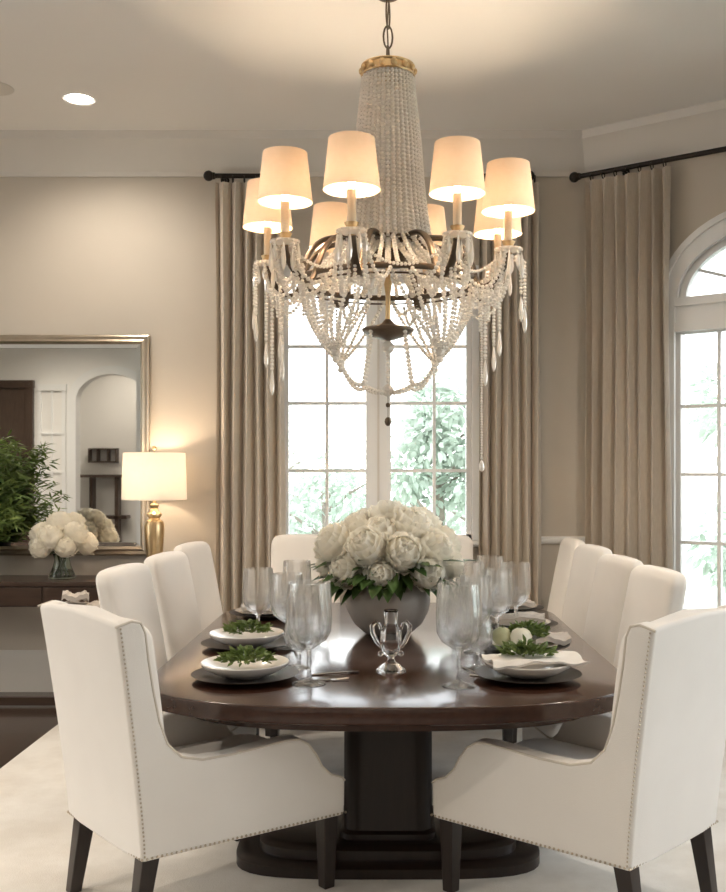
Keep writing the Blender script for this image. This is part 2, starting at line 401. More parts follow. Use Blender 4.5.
# unseen off-frame windows, added for the daylight they bring
k = 3
for (a_, c_) in ys:
    ME = Matrix.Translation((EX, 0, 0)) @ Matrix.Rotation(-PI / 2, 4, 'Z')
    window_bars('window_%d' % k, 'tall side window out of the frame, added for daylight', -c_, -a_, .5, 3.1, [-(a_ + c_) / 2], [1.15, 1.8, 2.45], [], mat=ME); k += 1
for (a_, c_) in [(0.5, 2.0), (3.2, 4.7)]:
    ME = Matrix.Translation((LX, 0, 0)) @ Matrix.Rotation(PI / 2, 4, 'Z')
    window_bars('window_%d' % k, 'unseen tall window added in the far left wall for daylight', a_, c_, .5, 3.1, [(a_ + c_) / 2], [1.15, 1.8, 2.45], [], mat=ME); k += 1
# things reflected in the mirror
d = thing('door_1', 'dark wooden door seen in the mirror', 'door'); d['kind'] = 'structure'
MB().box(-6.2, -5.62, SY + .0, SY + .05, 0, 2.82).obj('door_panel', 'door', d, smooth=False)
b = MB().box(-6.3, -6.2, SY, SY + .09, 0, 2.82).box(-5.62, -5.50, SY, SY + .09, 0, 2.82).box(-6.31, -5.49, SY, SY + .095, 2.82, 2.94)
b.obj('door_frame', 'door', d, smooth=False, bev=.006, seg=2)
MB().ball((-5.72, SY + .09, 1.05), .03, 12, 8).obj('door_knob', 'brass', d)
d = thing('door_2', 'white panelled glass door seen in the mirror', 'door'); d['kind'] = 'structure'
b = MB().box(-5.44, -5.38, SY, SY + .05, 0, 2.78).box(-5.06, -5.0, SY, SY + .05, 0, 2.78).box(-5.45, -4.99, SY, SY + .055, 2.78, 2.88)
for z in (.0, .9, 1.5, 2.1): b.box(-5.39, -5.05, SY, SY + .043, z, z + .03)
b.box(-5.235, -5.205, SY, SY + .045, 0, 2.79)
b.obj('door_frame', 'white_trim', d, smooth=False)
MB().box(-5.4, -5.04, SY + .002, SY + .02, 0, 2.8).obj('door_panel', 'ceiling', d, smooth=False)
MM = Matrix.Translation((LX, SY, 0)); b = MB()
N = 28; rings = []
for i in range(N + 1):
    a_ = PI * i / N; rings.append([(6.5 - 4.3 + LX - (.55 + o) * math.cos(a_), SY + y_, 2.62 + (.42 + o) * math.sin(a_)) for o, y_ in ((0, 0), (.13, 0), (.13, .03), (0, .03))])
b.loft(rings); b.box(-4.98, -4.85, SY, SY + .03, 0, 2.62).box(-3.75, -3.62, SY, SY + .03, 0, 2.62)
struct(b.obj('trim_5', 'white_trim', ang=30))
t = thing('wall_shelf', 'small dark cubby shelf on the hall wall in the mirror', 'shelf', (-5.0, -3.7, 1.68))
b = MB().box(-.25, .25, 0, .16, 0, .025).box(-.25, .25, 0, .16, .225, .25)
for x in (-.25, -.1, .08, .225): b.box(x, x + .025, 0, .16, 0, .25)
b.obj('shelf_frame', 'door', t, smooth=False)
t = thing('hall_console', 'dark open console table in the hall in the mirror', 'console', (-4.95, -3.68, 0))
b = MB().box(-.42, .42, .02, .36, 1.42, 1.47)
b.obj('tabletop', 'door', t, smooth=False)
for x in (-.2, .24):
    MB().box(x - .03, x + .03, .1, .3, 0, 1.42).obj('leg', 'door', t, smooth=False)
MB().box(-.42, .42, .05, .3, .70, .76).obj('shelf', 'door', t, smooth=False)

# rug
b = MB(); b.loft([rrect(2.0, 2.38, 0.0005, 64, 40, 0, 3.97), rrect(2.0, 2.38, .010, 64, 40, 0, 3.97), rrect(1.99, 2.37, .014, 64, 40, 0, 3.97)])
tag(b.obj('rug', 'rug', fix=True), 'large cream area rug under the dining table', 'rug')

# ------------------------------------------------------------------ curtains and rods
def curtain(name_label, w, folds, mat4, z0=.02, z1=3.53, seed=1, ph=0):
    rnd = random.Random(seed); nx = folds * 12; nz = 26; jit = [rnd.uniform(-.25, .25) for _ in range(folds + 2)]
    amp = [rnd.uniform(.75, 1.2) for _ in range(folds + 2)]
    def P(i, j, off):
        u = i / nx; v = j / nz; z = z0 + (z1 - z0) * v
        f = u * folds; kk = int(f); a_ = f - kk
        pinch = .55 if v > .985 else 1.
        am = (amp[kk] * (1 - a_) + amp[kk + 1] * a_) * .044 * pinch * (1 + .12 * math.sin(3 * v + kk))
        y_ = am * math.sin(2 * PI * f + ph + .35 * jit[kk] * math.sin(2.2 * v * PI + kk))
        x = (u - .5) * w * (1 + .03 * math.sin(2 * v * PI)) + .004 * math.sin(4 * PI * f) + .006 * math.sin(5 * v + kk * 2)
        return (x, y_ + off, z)
    front = [[P(i, j, -.003) for i in range(nx + 1)] + [P(i, j, .003) for i in range(nx, -1, -1)] for j in range(nz + 1)]
    b = MB(); b.loft(front)
    t = thing('curtain', name_label, 'curtain', mat4.to_translation(), mat4.to_euler().z)
    b.obj('curtain_panel', 'curtain', t, ang=60)
    rm = MB().ring(.024, .004, 0, 16, 6, Matrix.Rotation(PI / 2, 4, 'Y')).mesh('curtain_ring', 'rod')
    for i in range(folds): link('curtain_ring', rm, t, (((i + .5) / folds - .5) * w, 0, z1 + .024))
    return t
curtain('beige pleated curtain left of the tall back window', .47, 6, Matrix.Translation((-.95, 6.885, 0)), seed=3)
curtain('beige pleated curtain right of the tall back window', .42, 6, Matrix.Translation((.835, 6.885, 0)), seed=8)
pc = MR @ Vector((.36, -.12, 0))
curtain('beige pleated curtain beside the arched window', .60, 7, Matrix.Translation(pc) @ Matrix.Rotation(ANG, 4, 'Z'), seed=12)
def rod(label, p0, p1, nrm, ends=(1, 1), z=3.575, r=.017):
    p0 = Vector((*p0, z)); p1 = Vector((*p1, z)); d = (p1 - p0).normalized()
    t = thing('curtain_rod', label, 'curtain rod', (0, 0, 0))
    MB().tube([p0, p1], r, 14).obj('rod', 'rod', t)
    for e, p, s_ in ((ends[0], p0, -1), (ends[1], p1, 1)):
        if e:
            b = MB(); b.tube([p, p + d * s_ * .015, p + d * s_ * .02], [r * 1.3, r * 1.5, r * .9], 14)
            b.ball(tuple(p + d * s_ * .045), .036, 16, 10); b.obj('finial', 'rod', t)
    n = Vector((*nrm, 0))
    for f in (.12, .88):
        p = p0.lerp(p1, f); MB().tube([p, p + n * .12], .009, 8).ring(.02, .008, 0, 14, 6, Matrix.Translation(p + n * .112) @ n.to_track_quat('Z', 'Y').to_matrix().to_4x4()).obj('bracket', 'rod', t)
    return t
rod('short dark bronze rod above the left back curtain', (-1.19, 6.885), (-.74, 6.885), (0, 1))
rod('short dark bronze rod above the right back curtain', (.64, 6.885), (.93, 6.885), (0, 1), (1, 1))
a0 = MR @ Vector((.02, -.12, 0)); a1 = MR @ Vector((2.4, -.12, 0))
rod('long dark bronze rod over the arched window', a0.xy, a1.xy, (.588, .809))

# ------------------------------------------------------------------ dining table
TN, TF, TW = 3.32, 5.98, .915
def outline(w, dn, df, z, n=96, e=2.5, cap=.52):
    pts = []
    for j in range(n):
        a_ = 2 * PI * (j + .5) / n; c, s_ = math.cos(a_), math.sin(a_)
        r = (abs(c) ** e + abs(s_) ** e) ** (-1 / e); x = w * c * r; yy = s_ * r
        if s_ < 0: y_ = TN + cap + dn * 0 + (cap + dn) * yy
        else: y_ = TF - cap + (cap + df) * yy
        pts.append((x, y_, z))
    return pts
t = thing('dining_table', 'long dark walnut pedestal dining table with rounded ends', 'dining table', (0, 0, 0))
b = MB(); prof = [(-.012, .697), (0, .702), (.0, .715), (-.004, .735), (0, .752), (-.003, .758), (-.010, .760)]
b.loft([outline(TW + d, d, d, z) for d, z in prof]); b.obj('tabletop', 'table', t, ang=50)
b = MB(); b.loft([outline(TW - .16, -.16, -.16, .64), outline(TW - .16, -.16, -.16, .698)]); b.obj('apron', 'table', t)
for yc in (4.05, 5.15):
    b = MB(); b.loft([rrect(.172 + o, .17 + o, z, 32, 14, 0, yc) for o, z in ((.015, .115), (.015, .14), (0, .15), (0, .60), (.02, .62), (.02, .645))])
    b.obj('pedestal', 'leg', t, ang=50)
for hw, hd, yc in ((.60, .30, 4.05), (.22, .28, 5.15)):
    b = MB(); b.loft([rrect(hw + o, hd + o, z, 64, 4, 0, yc) for o, z in ((0, .014), (0, .05), (-.02, .062), (-.06, .066))]); b.loft([rrect(hw - (.09 if hw > .5 else .02) + o, hd - .05 + o, z, 64, 4, 0, yc) for o, z in ((0, .06), (0, .10), (-.02, .115), (-.04, .118))])
    b.obj('plinth', 'leg', t, ang=50)

# ------------------------------------------------------------------ chairs
def soft_back(w, z0, z1, th, lean, wtop=0, rows=22, corner=.06, crown=.012, e=5):
    rings = []
    for i in range(rows + 1):
        f = i / rows; f = 1 - (1 - f) ** 1.6; z = z0 + (z1 - z0) * f; g = (z - z0) / (z1 - z0)
        x = -lean * g ** 1.25; hw = w / 2 + wtop * g; ht = th / 2 * (1 - .12 * g)
        dt = z1 - z
        if dt < corner:
            q = 1 - (1 - dt / corner) ** 2; hw -= corner * .8 * (1 - math.sqrt(max(q, 0)))
        c2 = .04
        if dt < c2:
            q = 1 - (1 - dt / c2) ** 2; ht *= .35 + .65 * math.sqrt(max(q, 0))
        rings.append([(px + x + th / 2, py, pz + crown * (g ** 6) * (1 - (py / (w / 2)) ** 2)) for px, py, pz in rrect(ht, max(hw, .01), z, 40, e)])
    return rings
def leg_mesh(top, bot, zt, splay=(0, 0)):
    b = MB(); b.loft([[(sx * bot + splay[0], sy * bot + splay[1], .015) for sx, sy in ((-1, -1), (1, -1), (1, 1), (-1, 1))],
                      [(sx * top, sy * top, zt) for sx, sy in ((-1, -1), (1, -1), (1, 1), (-1, 1))]]); return b
def leg(par, x, y_, zt, sp, top=.027, bot=.019):
    o = leg_mesh(top, bot, zt, sp).obj('leg', 'leg', par, smooth=False, bev=.004, seg=2); o.location = (x, y_, 0); return o
def piping(pts, r=.005):
    return MB().tube(pts, r, 6)
def side_chair(label, group):
    t = thing('dining_chair', label, 'chair', (0, 0, 0), 0, group)
    MB().loft(soft_back(.47, .34, 1.10, .11, .13)).obj('backrest', 'fabric', t, ang=80)
    b = MB(); b.loft([rrect(.245 + o, .24 + o, z, 48, 9, .265, 0) for o, z in ((-.006, .30), (0, .305), (0, .40), (-.004, .42), (0, .43), (.0, .47), (-.012, .488), (-.04, .495))])
    b.obj('seat', 'fabric', t, ang=60)
    pts = [(x, y_, .418) for x, y_, z in rrect(.247, .242, .42, 48, 9, .265, 0)]; pts.append(pts[0])
    piping(pts, .004).obj('seat_piping', 'welt', t)
    for x, y_, sp in ((.06, .20, (-.06, .0)), (.06, -.20, (-.06, 0)), (.47, .20, (.0, 0)), (.47, -.20, (0, 0))): leg(t, x, y_, .31, sp)
    return t
def nails(b, pts, step=.017, r=.0048):
    P = [Vector(p) for p in pts]; acc = 0
    for a_, c_ in zip(P, P[1:]):
        L = (c_ - a_).length; s_ = step - acc if acc else 0
        while s_ < L:
            b.ball(tuple(a_.lerp(c_, s_ / L)), r, 6, 4); s_ += step
        acc = (L - (s_ - step)) % step
RW, FW, DP = .30, .36, .78
def arm_chair(label):
    t = thing('host_armchair', label, 'armchair', (0, 0, 0))
    zb, zt, lean = .28, 1.065, .10
    def edge(z): return -lean * max(0, (z - zb) / (zt - zb)) ** 1.2
    # outside back panel
    b = MB(); rings = []
    for i in range(17):
        z = zb + (zt - zb) * i / 16; g = i / 16; hw = RW + .028 * g; x = edge(z); th = .075
        rings.append([(x, -hw, z), (x - .008, -hw * .6, z), (x - .010, 0, z), (x - .008, hw * .6, z), (x, hw, z), (x + th, hw, z), (x + th + .012, 0, z + .0), (x + th, -hw, z)])
    rings = [[(p[0], p[1], p[2] + .018 * (i / 16) ** 8 * (1 - (p[1] / .3) ** 2)) for p in r] for i, r in enumerate(rings)]
    b.loft(rings); b.obj('backrest', 'fabric', t, ang=50, bev=.016, seg=4)
    # inner back cushion
    MB().loft([[(p[0] + .055, p[1], p[2]) for p in r] for r in soft_back(.50, .44, 1.035, .09, .075, .02)]).obj('back_cushion', 'fabric', t, ang=80)
    # sides with swooping arms
    prof = [(edge(z), z) for z in (.28, .45, .62, .80, .95, 1.06)]
    prof += [(-.045, 1.074), (-.012, 1.066), (.004, 1.03), (.016, .94), (.034, .84), (.056, .74), (.086, .66), (.135, .61), (.21, .588), (.33, .588), (.45, .597), (.53, .602), (.58, .598), (.62, .575), (.655, .53), (.68, .485), (.72, .447), (.765, .43), (.78, .415), (.78, .28)]
    for sgn in (-1, 1):
        b = MB(); n = len(prof); out = []; inn = []
        for x, z in prof:
            f = max(0, min(1, x / DP)); g = (z - zb) / (zt - zb); yo = RW + (FW - RW) * f + .028 * g
            out.append((x, sgn * yo, z)); inn.append((x, sgn * (yo - .075), z))
        b.add(out + inn, [tuple(range(n)), tuple(reversed(range(n, 2 * n)))] + [(i, i + n, (i + 1) % n + n, (i + 1) % n) for i in range(n)])
        b.obj('armrest', 'fabric', t, ang=50, bev=.018, seg=4)
        # piping following the outer top edge
        pts = []
        for x, z in prof[5:-1]:
            f = max(0, min(1, x / DP)); g = (z - zb) / (zt - zb); pts.append((x - .004, sgn * (RW + (FW - RW) * f + .028 * g - .004), z - .005))
        piping(pts, .0042).obj('arm_piping', 'welt', t)
    # seat deck + cushion
    b = MB(); ring = lambda o, z: [(.10, -(RW - .07) + o, z), (DP - .006 - o, -(FW - .065) + o, z), (DP - .006 - o, FW - .065 - o, z), (.10, RW - .07 - o, z)]
    b.loft([ring(0, .281), ring(0, .40)]); b.obj('seat_rail', 'fabric', t, bev=.012)
    b = MB(); b.loft([[(x, y_ * (1 + .12 * (x - .4)), z) for x, y_, z in rrect(.315 + o, .25 + o, z0, 48, 8, .44, 0)] for o, z0 in ((-.01, .395), (0, .405), (.003, .43), (0, .455), (-.012, .472), (-.05, .48))])
    b.obj('seat_cushion', 'fabric', t, ang=60)
    b = MB(); zn = .292
    for sgn in (-1, 1):
        nails(b, [(.0, sgn * (RW + .001), zn), (DP, sgn * (FW + .001), zn)])
        nails(b, [(edge(z) + .010, sgn * (RW + .0285 * (z - zb) / (zt - zb) + .002 * (z > .3)), z) for z in [.30 + .05 * q for q in range(16)]], .014, .0038)
    nails(b, [(-.001, -RW, zn), (-.006, 0, zn), (-.001, RW, zn)])
    nails(b, [(DP + .001, -FW, zn), (DP + .001, FW, zn)])
    b.obj('nailhead_trim', 'nail', t, fix=False)
    for x, y_, sp in ((.045, RW - .05, (-.045, .0)), (.045, -RW + .05, (-.045, 0)), (DP - .05, FW - .05, (.0, 0)), (DP - .05, -FW + .05, (0, 0))): leg(t, x, y_, .29, sp, .031, .022)
    return t
ac = arm_chair('cream nailhead armchair at the near left table corner')
ac.location = (-.985, 3.452, 0); ac.rotation_euler = (0, 0, R(40))
dup(ac, (.970, 3.365, 0), R(136), 'cream nailhead armchair at the near right table corner')
G = 'side chairs around the dining table'
c0 = side_chair('cream side chair left of the table, nearest behind the left armchair', G)
c0.location = (-1.15, 4.60, 0); c0.rotation_euler = (0, 0, R(-9))
dup(c0, (-1.11, 5.30, 0), R(-9), 'cream side chair in the middle of the left row', G)
dup(c0, (-1.12, 6.05, 0), R(-9), 'cream side chair at the far end of the left row', G)
dup(c0, (1.15, 4.50, 0), R(189), 'cream side chair right of the table, nearest behind the right armchair', G)
dup(c0, (1.12, 5.10, 0), R(189), 'cream side chair second from the near end of the right row', G)
dup(c0, (1.13, 5.82, 0), R(188), 'cream side chair third from the near end of the right row', G)
dup(c0, (1.12, 6.42, 0), R(181), 'cream side chair at the far end of the right row, before the corner', G)
dup(c0, (-.56, 6.76, 0), R(-90), 'cream side chair at the far table end, left of the white peonies', G)
dup(c0, (.34, 6.76, 0), R(-93), 'cream side chair at the far table end, right of the white peonies', G)

# ------------------------------------------------------------------ table setting
TZ = .760
def at(px, py, z=TZ):            # a measured point on the table plane
    Y = (H - z) * 1000 / (py - 470); return ((px - 388) * Y / 1000, Y)
def plate_prof(r, h, well=.62, t=.006):
    return [(.001, 0), (r * .5, 0), (r * .56, .002), (r * .9, h - t), (r, h), (r + .002, h + .002), (r * .92, h + .001), (r * well, t + .003), (.001, t + .002)]
bowl = [(.001, 0), (.07, 0), (.075, .004), (.12, .018), (.160, .042), (.166, .054), (.163, .058), (.157, .054), (.118, .028), (.07, .014), (.001, .012)]
def sprig(seed, n=70, r=.10, h=.05):
    n *= 3; r *= .8
    rnd = random.Random(seed); b = MB()
    for i in range(n):
        a_ = rnd.uniform(0, 2 * PI); q = r * rnd.random() ** .7; p = (q * math.cos(a_) * 1.2, q * math.sin(a_) * .7, rnd.uniform(0, h) * (1 - q / r * .6))
        d = (math.cos(a_) * rnd.uniform(.3, 1), math.sin(a_) * rnd.uniform(.3, 1), rnd.uniform(-.1, .9)); b.leaf(p, d, rnd.uniform(.02, .038), rnd.uniform(.012, .02))
    for i in range(9):
        a_ = rnd.uniform(0, 2 * PI); b.tube([(0, 0, .004), (.05 * math.cos(a_), .04 * math.sin(a_), .02), (.1 * math.cos(a_), .06 * math.sin(a_), .03)], .0015, 4)
    return b
def cloth(w, d, seed, amp=.008, n=22, th=.008, fold=3):
    rnd = random.Random(seed); ph = [rnd.uniform(0, 6) for _ in range(6)]
    def P(i, j, off):
        u, v = i / n - .5, j / n - .5
        z = amp * (math.sin(9 * u + ph[0]) + .7 * math.sin(13 * v + 5 * u + ph[1]) + .5 * math.sin(23 * u - 11 * v + ph[2])) * (abs(u) + abs(v) + .15)
        x = u * w * (1 + .05 * math.sin(7 * v + ph[3])); y_ = v * d * (1 + .05 * math.sin(8 * u + ph[4]))
        return (x, y_, z + off + amp)
    rows = [[P(i, j, 0) for i in range(n + 1)] + [P(i, j, th) for i in range(n, -1, -1)] for j in range(n + 1)]
    return MB().loft(rows)
settings = [  # x, y, where, type
    (-.54, 3.78, 'at the near left of the table', 'green'),
    (-.63, 4.46, 'second on the left side of the table', 'green'),
    (-.66, 5.42, 'farthest on the left side of the table', 'napkin'),
    (.53, 3.79, 'at the near right of the table', 'greennap'),
    (.60, 4.42, 'second on the right side of the table', 'bread'),
    (.65, 5.02, 'third on the right side of the table', 'napkin'),
    (.67, 5.60, 'farthest on the right side of the table', 'napkin')]
me_ch = MB().lathe(plate_prof(.20, .022), 48).mesh('charger_plate', 'charger', ang=60)
me_bw = MB().lathe(bowl, 48).mesh('bowl', 'china', ang=60)
me_pl = MB().lathe(plate_prof(.165, .02), 48).mesh('dinner_plate', 'china', ang=60)
for i, (x, y_, where, kind) in enumerate(settings):
    tag(link('charger_plate', me_ch, None, (x, y_, TZ + .0005)), 'large dark charger plate ' + where, 'plate', 'dark charger plates')
    if kind in ('green', 'greennap'):
        o = tag(link('soup_bowl', me_bw, None, (x, y_, TZ + .0105)), 'wide white china bowl on the charger ' + where, 'bowl', 'white china bowls')
        if kind == 'greennap': 
            n_ = cloth(.36, .24, 4 + i, .007).obj('napkin', 'white_napkin'); n_.location = (x + .02, y_ - .01, TZ + .068); n_.rotation_euler = (0, 0, .1)
            tag(n_, 'white folded napkin over the bowl ' + where, 'napkin')
        s_ = sprig(20 + i, 80, .10).obj('herb_sprig', 'herb', fix=False); s_.location = (x + .0, y_ + .02, TZ + (.062 if kind == 'green' else .088)); tag(s_, 'loose green herb garnish on the setting ' + where, 'herbs', 'green garnishes on the plates')
    elif kind == 'bread':
        tag(link('dinner_plate', me_pl, None, (x + .0, y_, TZ + .012)), 'white dinner plate under the fruit ' + where, 'plate', 'white dinner plates')
        for q, (dx, dy, r, c) in enumerate(((-.10, -.03, .046, 'green pear-like fruit leftmost on the second right plate'), (-.02, -.06, .048, 'pale round fruit at the front of the second right plate'))):
            f_ = MB().lathe([(.001, 0), (r * .6, .004), (r * .95, r * .55), (r, r * .9), (r * .8, r * 1.4), (r * .35, r * 1.68), (.001, r * 1.62)], 24)
            o = f_.obj('fruit', mottled('fruit_%d' % q, ((.40, .42, .22), (.78, .76, .62))[q], ((.55, .55, .36), (.82, .80, .68))[q], 8, .5)); o.location = (x + dx, y_ + dy, TZ + .022)
            MB().tube([(0, 0, r * 1.6), (.004, 0, r * 1.9)], .002, 5).obj('stem', 'stem', o); tag(o, c, 'fruit')
        s_ = sprig(31, 80, .08, .07).obj('herb_sprig', 'herb', fix=False); s_.location = (x + .02, y_ - .02, TZ + .06); tag(s_, 'green herb garnish heaped among the pale fruit on the right', 'herbs', 'green garnishes on the plates')
        n_ = cloth(.16, .20, 44, .006, 16, .02).obj('napkin', 'napkin'); n_.location = (x + .12, y_ + .02, TZ + .032); tag(n_, 'grey folded napkin on the second right plate', 'napkin')
    else:
        tag(link('dinner_plate', me_pl, None, (x, y_, TZ + .012)), 'white dinner plate under a napkin, ' + where, 'plate', 'white dinner plates')
        n_ = cloth(.26, .20, 50 + i, .006, 16, .022).obj('napkin', 'napkin'); n_.location = (x, y_, TZ + .034); n_.rotation_euler = (0, 0, .15 * (-1) ** i)
        tag(n_, 'grey folded napkin on the plate ' + where, 'napkin')
# goblets
def goblet_mesh(h, r, k=1.):
    t = .0025; bz = h * .42
    prof = [(.001, 0), (r * .72, 0), (r * .74, .003), (r * .5, .008), (r * .16, .018), (.008, .04), (.007, h * .16), (.011, h * .2), (.008, h * .25), (.009, h * .33), (r * .35, h * .37),
            (r * .75, h * .43), (r * .96, h * .52), (r, h * .66), (r * .97, h * .85), (r * .93, h), (r * .93 - t, h), (r * .97 - t, h * .85), (r - t, h * .66), (r * .93, h * .53), (r * .7, h * .45), (r * .3, h * .395), (.001, h * .385)]
    return MB().lathe(prof, 48, .03, 12, cap=False).mesh('goblet', 'glass', ang=70)
gob = {'big': goblet_mesh(.375, .083), 'mid': goblet_mesh(.33, .072), 'small': goblet_mesh(.19, .058)}
GL = [(309, 684, 'big', 'largest ribbed wine glass beside the near left plate'),
      (299, 668, 'small', 'small crystal glass tucked behind the big near left wine glass'),
      (258, 639, 'mid', 'ribbed wine glass leftmost among the glasses on the left side'),
      (287, 648, 'mid', 'ribbed wine glass in the middle of the left glasses'),
      (297, 626, 'mid', 'ribbed wine glass farthest back on the left, before the far chair'),
      (276, 617, 'small', 'small crystal glass far back on the left side'),
      (318, 634, 'small', 'small crystal glass nearest the grey vase on the left'),
      (459, 686, 'big', 'largest ribbed wine glass beside the near right plate'),
      (478, 668, 'small', 'small crystal glass tucked behind the big near right wine glass'),
      (476, 652, 'mid', 'ribbed wine glass just behind the big near right one'),
      (497, 641, 'mid', 'ribbed wine glass in the middle of the right glasses'),
      (516, 629, 'mid', 'ribbed wine glass rightmost among the glasses on the right side'),
      (470, 628, 'mid', 'ribbed wine glass farthest back on the right, beside the peonies'),
      (490, 618, 'mid', 'ribbed wine glass at the far end of the right glasses'),
      (455, 640, 'small', 'small crystal glass nearest the grey vase on the right'),
      (506, 612, 'small', 'small crystal glass far back on the right side')]
for px, py, kk, lab in GL:
    X, Y = at(px, py); tag(link('wine_glass', gob[kk], None, (X, Y, TZ + .0005), (0, 0, random.uniform(0, .5))), lab, 'glass', 'crystal glasses on the table')
# cutlery
def fork():
    b = MB(); b.tube([(0, 0, .002), (0, .09, .005), (0, .13, .003)], [.004, .0035, .005], 8, flat=.5)
    b.loft([rrect(.010, .012, z, 12, 3, 0, .145) for z in (.002, .005)])
    for x in (-.007, -.0023, .0023, .007): b.tube([(x, .15, .0035), (x, .20, .007)], .0014, 5)
    return b
def spoon():
    b = MB(); b.tube([(0, 0, .002), (0, .09, .005), (0, .14, .004)], [.005, .0035, .004], 8, flat=.5)
    b.loft([rrect(.016 * s_, .026 * s_, z, 16, 2.2, 0, .165) for s_, z in ((.4, .001), (.9, .003), (1, .006))]); return b
def knife():
    b = MB(); b.tube([(0, 0, .004), (0, .10, .005)], [.007, .006], 8, flat=.5); b.prism([(-.009, .003), (.009, .003), (.009, .006), (-.009, .006)], .10, .22); return b
mf, ms, mk = fork().mesh('fork', 'silver'), spoon().mesh('spoon', 'silver'), knife().mesh('knife', 'silver')
for me_, nme, px, py, rz, lab in ((ms, 'spoon', 312, 676, -70, 'silver spoon lying behind the big near left glass'), (mf, 'fork', 296, 683, -75, 'silver fork between the near left plate and big glass'),
                      (mf, 'fork', 462, 668, -160, 'silver fork beside the near right plate, tines toward the glass'), (ms, 'spoon', 470, 676, -115, 'silver spoon at the left rim of the near right plate'),
                      (mk, 'knife', 296, 655, 10, 'silver knife beside the second left plate'), (mk, 'knife', 478, 650, -10, 'silver knife beside the second right plate')):
    X, Y = at(px, py); tag(link(nme, me_, None, (X, Y, TZ + .001), (0, 0, R(rz))), lab, nme)
# crystal urn ornament
X, Y = at(391, 671)
t = thing('crystal_urn', 'small two-handled crystal urn in front of the grey vase', 'urn', (X, Y, TZ + .0005))
MB().lathe([(.001, 0), (.055, 0), (.057, .006), (.048, .012), (.036, .024), (.016, .038), (.012, .052), (.024, .062), (.034, .075), (.040, .10), (.043, .135), (.040, .160), (.026, .178), (.024, .19), (.027, .232), (.030, .240), (.027, .240), (.022, .232), (.020, .19), (.034, .155), (.036, .12), (.030, .085), (.001, .072)], 32, .03, 8, cap=False).obj('urn_body', 'urn_glass', t, ang=70, fix=False)
for s_ in (-1, 1):
    pts = [(s_ * .036, 0, .09), (s_ * .056, 0, .115), (s_ * .072, 0, .15), (s_ * .074, 0, .178), (s_ * .060, 0, .192), (s_ * .045, 0, .185), (s_ * .040, 0, .165)]
    MB().tube(pts, [.006, .009, .010, .010, .008, .007, .006], 10).obj('handle', 'urn_glass', t)
for s_ in (-1, 1): MB().ball((s_ * .040, 0, .068), .012, 12, 8).obj('knop', 'urn_glass', t)

# vase, peonies and foliage
VX, VY = at(388, 641); VY += .22
vz = TZ + .001
vp = [(.001, 0), (.10, 0), (.115, .006), (.165, .05), (.196, .11), (.205, .16), (.195, .21), (.165, .25), (.125, .27), (.105, .275), (.10, .285), (.094, .283), (.10, .268), (.15, .245), (.18, .20), (.19, .15), (.17, .08), (.10, .02), (.001, .015)]
o = MB().lathe(vp, 64, cap=False).obj('vase', 'vase', ang=70); o.location = (VX, VY, vz)
tag(o, 'round grey stoneware vase at the centre of the table', 'vase')
def peony_mesh(seed, r=.1):
    rnd = random.Random(seed); b = MB()
    b.ball((0, 0, 0), r * .62, 12, 8)
    layers = [(.35, 7, .72, .3), (.75, 10, .62, .42), (1.1, 12, .60, .55), (1.5, 13, .60, .70), (1.95, 12, .62, .78)]
    for li, (th, n, size, rad) in enumerate(layers):
        for q in range(n):
            ph = 2 * PI * (q + rnd.uniform(-.25, .25)) / n + li * .6; tt = th + rnd.uniform(-.12, .12)
            c = Vector((math.sin(tt) * math.cos(ph), math.sin(tt) * math.sin(ph), math.cos(tt)))
            e1 = Vector((-math.sin(ph), math.cos(ph), 0)); e2 = c.cross(e1)     # e2 points toward the top rim or away
            if e2.z < 0: e2 = -e2
            W = r * size * rnd.uniform(.8, 1.05); m_ = 5; vs = []
            for i in range(m_):
                for j in range(m_):
                    u = (i / (m_ - 1) - .5) * 2; v = (j / (m_ - 1) - .5) * 2
                    sh = math.sqrt(max(0, 1 - .45 * max(0, v) ** 2 * 1))
                    p = c * r * (.80 + .02 * li) + e1 * u * W * .62 * sh + e2 * v * W * .6
                    dist = p.length; tgt = r * (.72 + .045 * li + .17 * max(0, v) ** 2 + .05 * math.sin(3 * u + q) * max(0, v) + .03 * u * u)
                    p = p / dist * tgt
                    vs.append(tuple(p))
            fs = [(i * m_ + j, i * m_ + j + 1, (i + 1) * m_ + j + 1, (i + 1) * m_ + j) for i in range(m_ - 1) for j in range(m_ - 1)]
            b.add(vs, fs)
    return b.mesh('peony', 'petal', ang=180)
peo = [peony_mesh(s_, .105) for s_ in (1, 2, 3)]
def bouquet(cx, cy, cz, spots, group, lab, scale=1.):
    for i, (dx, dy, dz, s_) in enumerate(spots):
        o = link('peony', peo[i % 3], None, (cx + dx * scale, cy + dy * scale, cz + dz * scale))
        v = Vector((dx, dy, dz + .08)).normalized(); o.rotation_euler = v.to_track_quat('Z', 'Y').to_euler(); o.scale = (s_ * scale,) * 3
        tag(o, lab, 'flower', group)
rnd = random.Random(5)
spots = []
for ring_r, n, dz, s_, o_ in ((.0, 1, .185, 1.1, 0), (.135, 6, .150, 1.06, .3), (.245, 9, .075, 1.02, .1), (.262, 9, -.015, .82, .45)):
    for q in range(n):
        a_ = 2 * PI * q / n + o_; spots.append((ring_r * math.cos(a_) * 1.08 + rnd.uniform(-.012, .012), ring_r * math.sin(a_) * .95, dz + rnd.uniform(-.018, .018), s_ * rnd.uniform(.9, 1.06)))
bouquet(VX + .0, VY, vz + .340, spots, 'cream peonies in the grey vase', 'full cream peony in the mound above the grey vase')
b = MB(); rnd = random.Random(9)
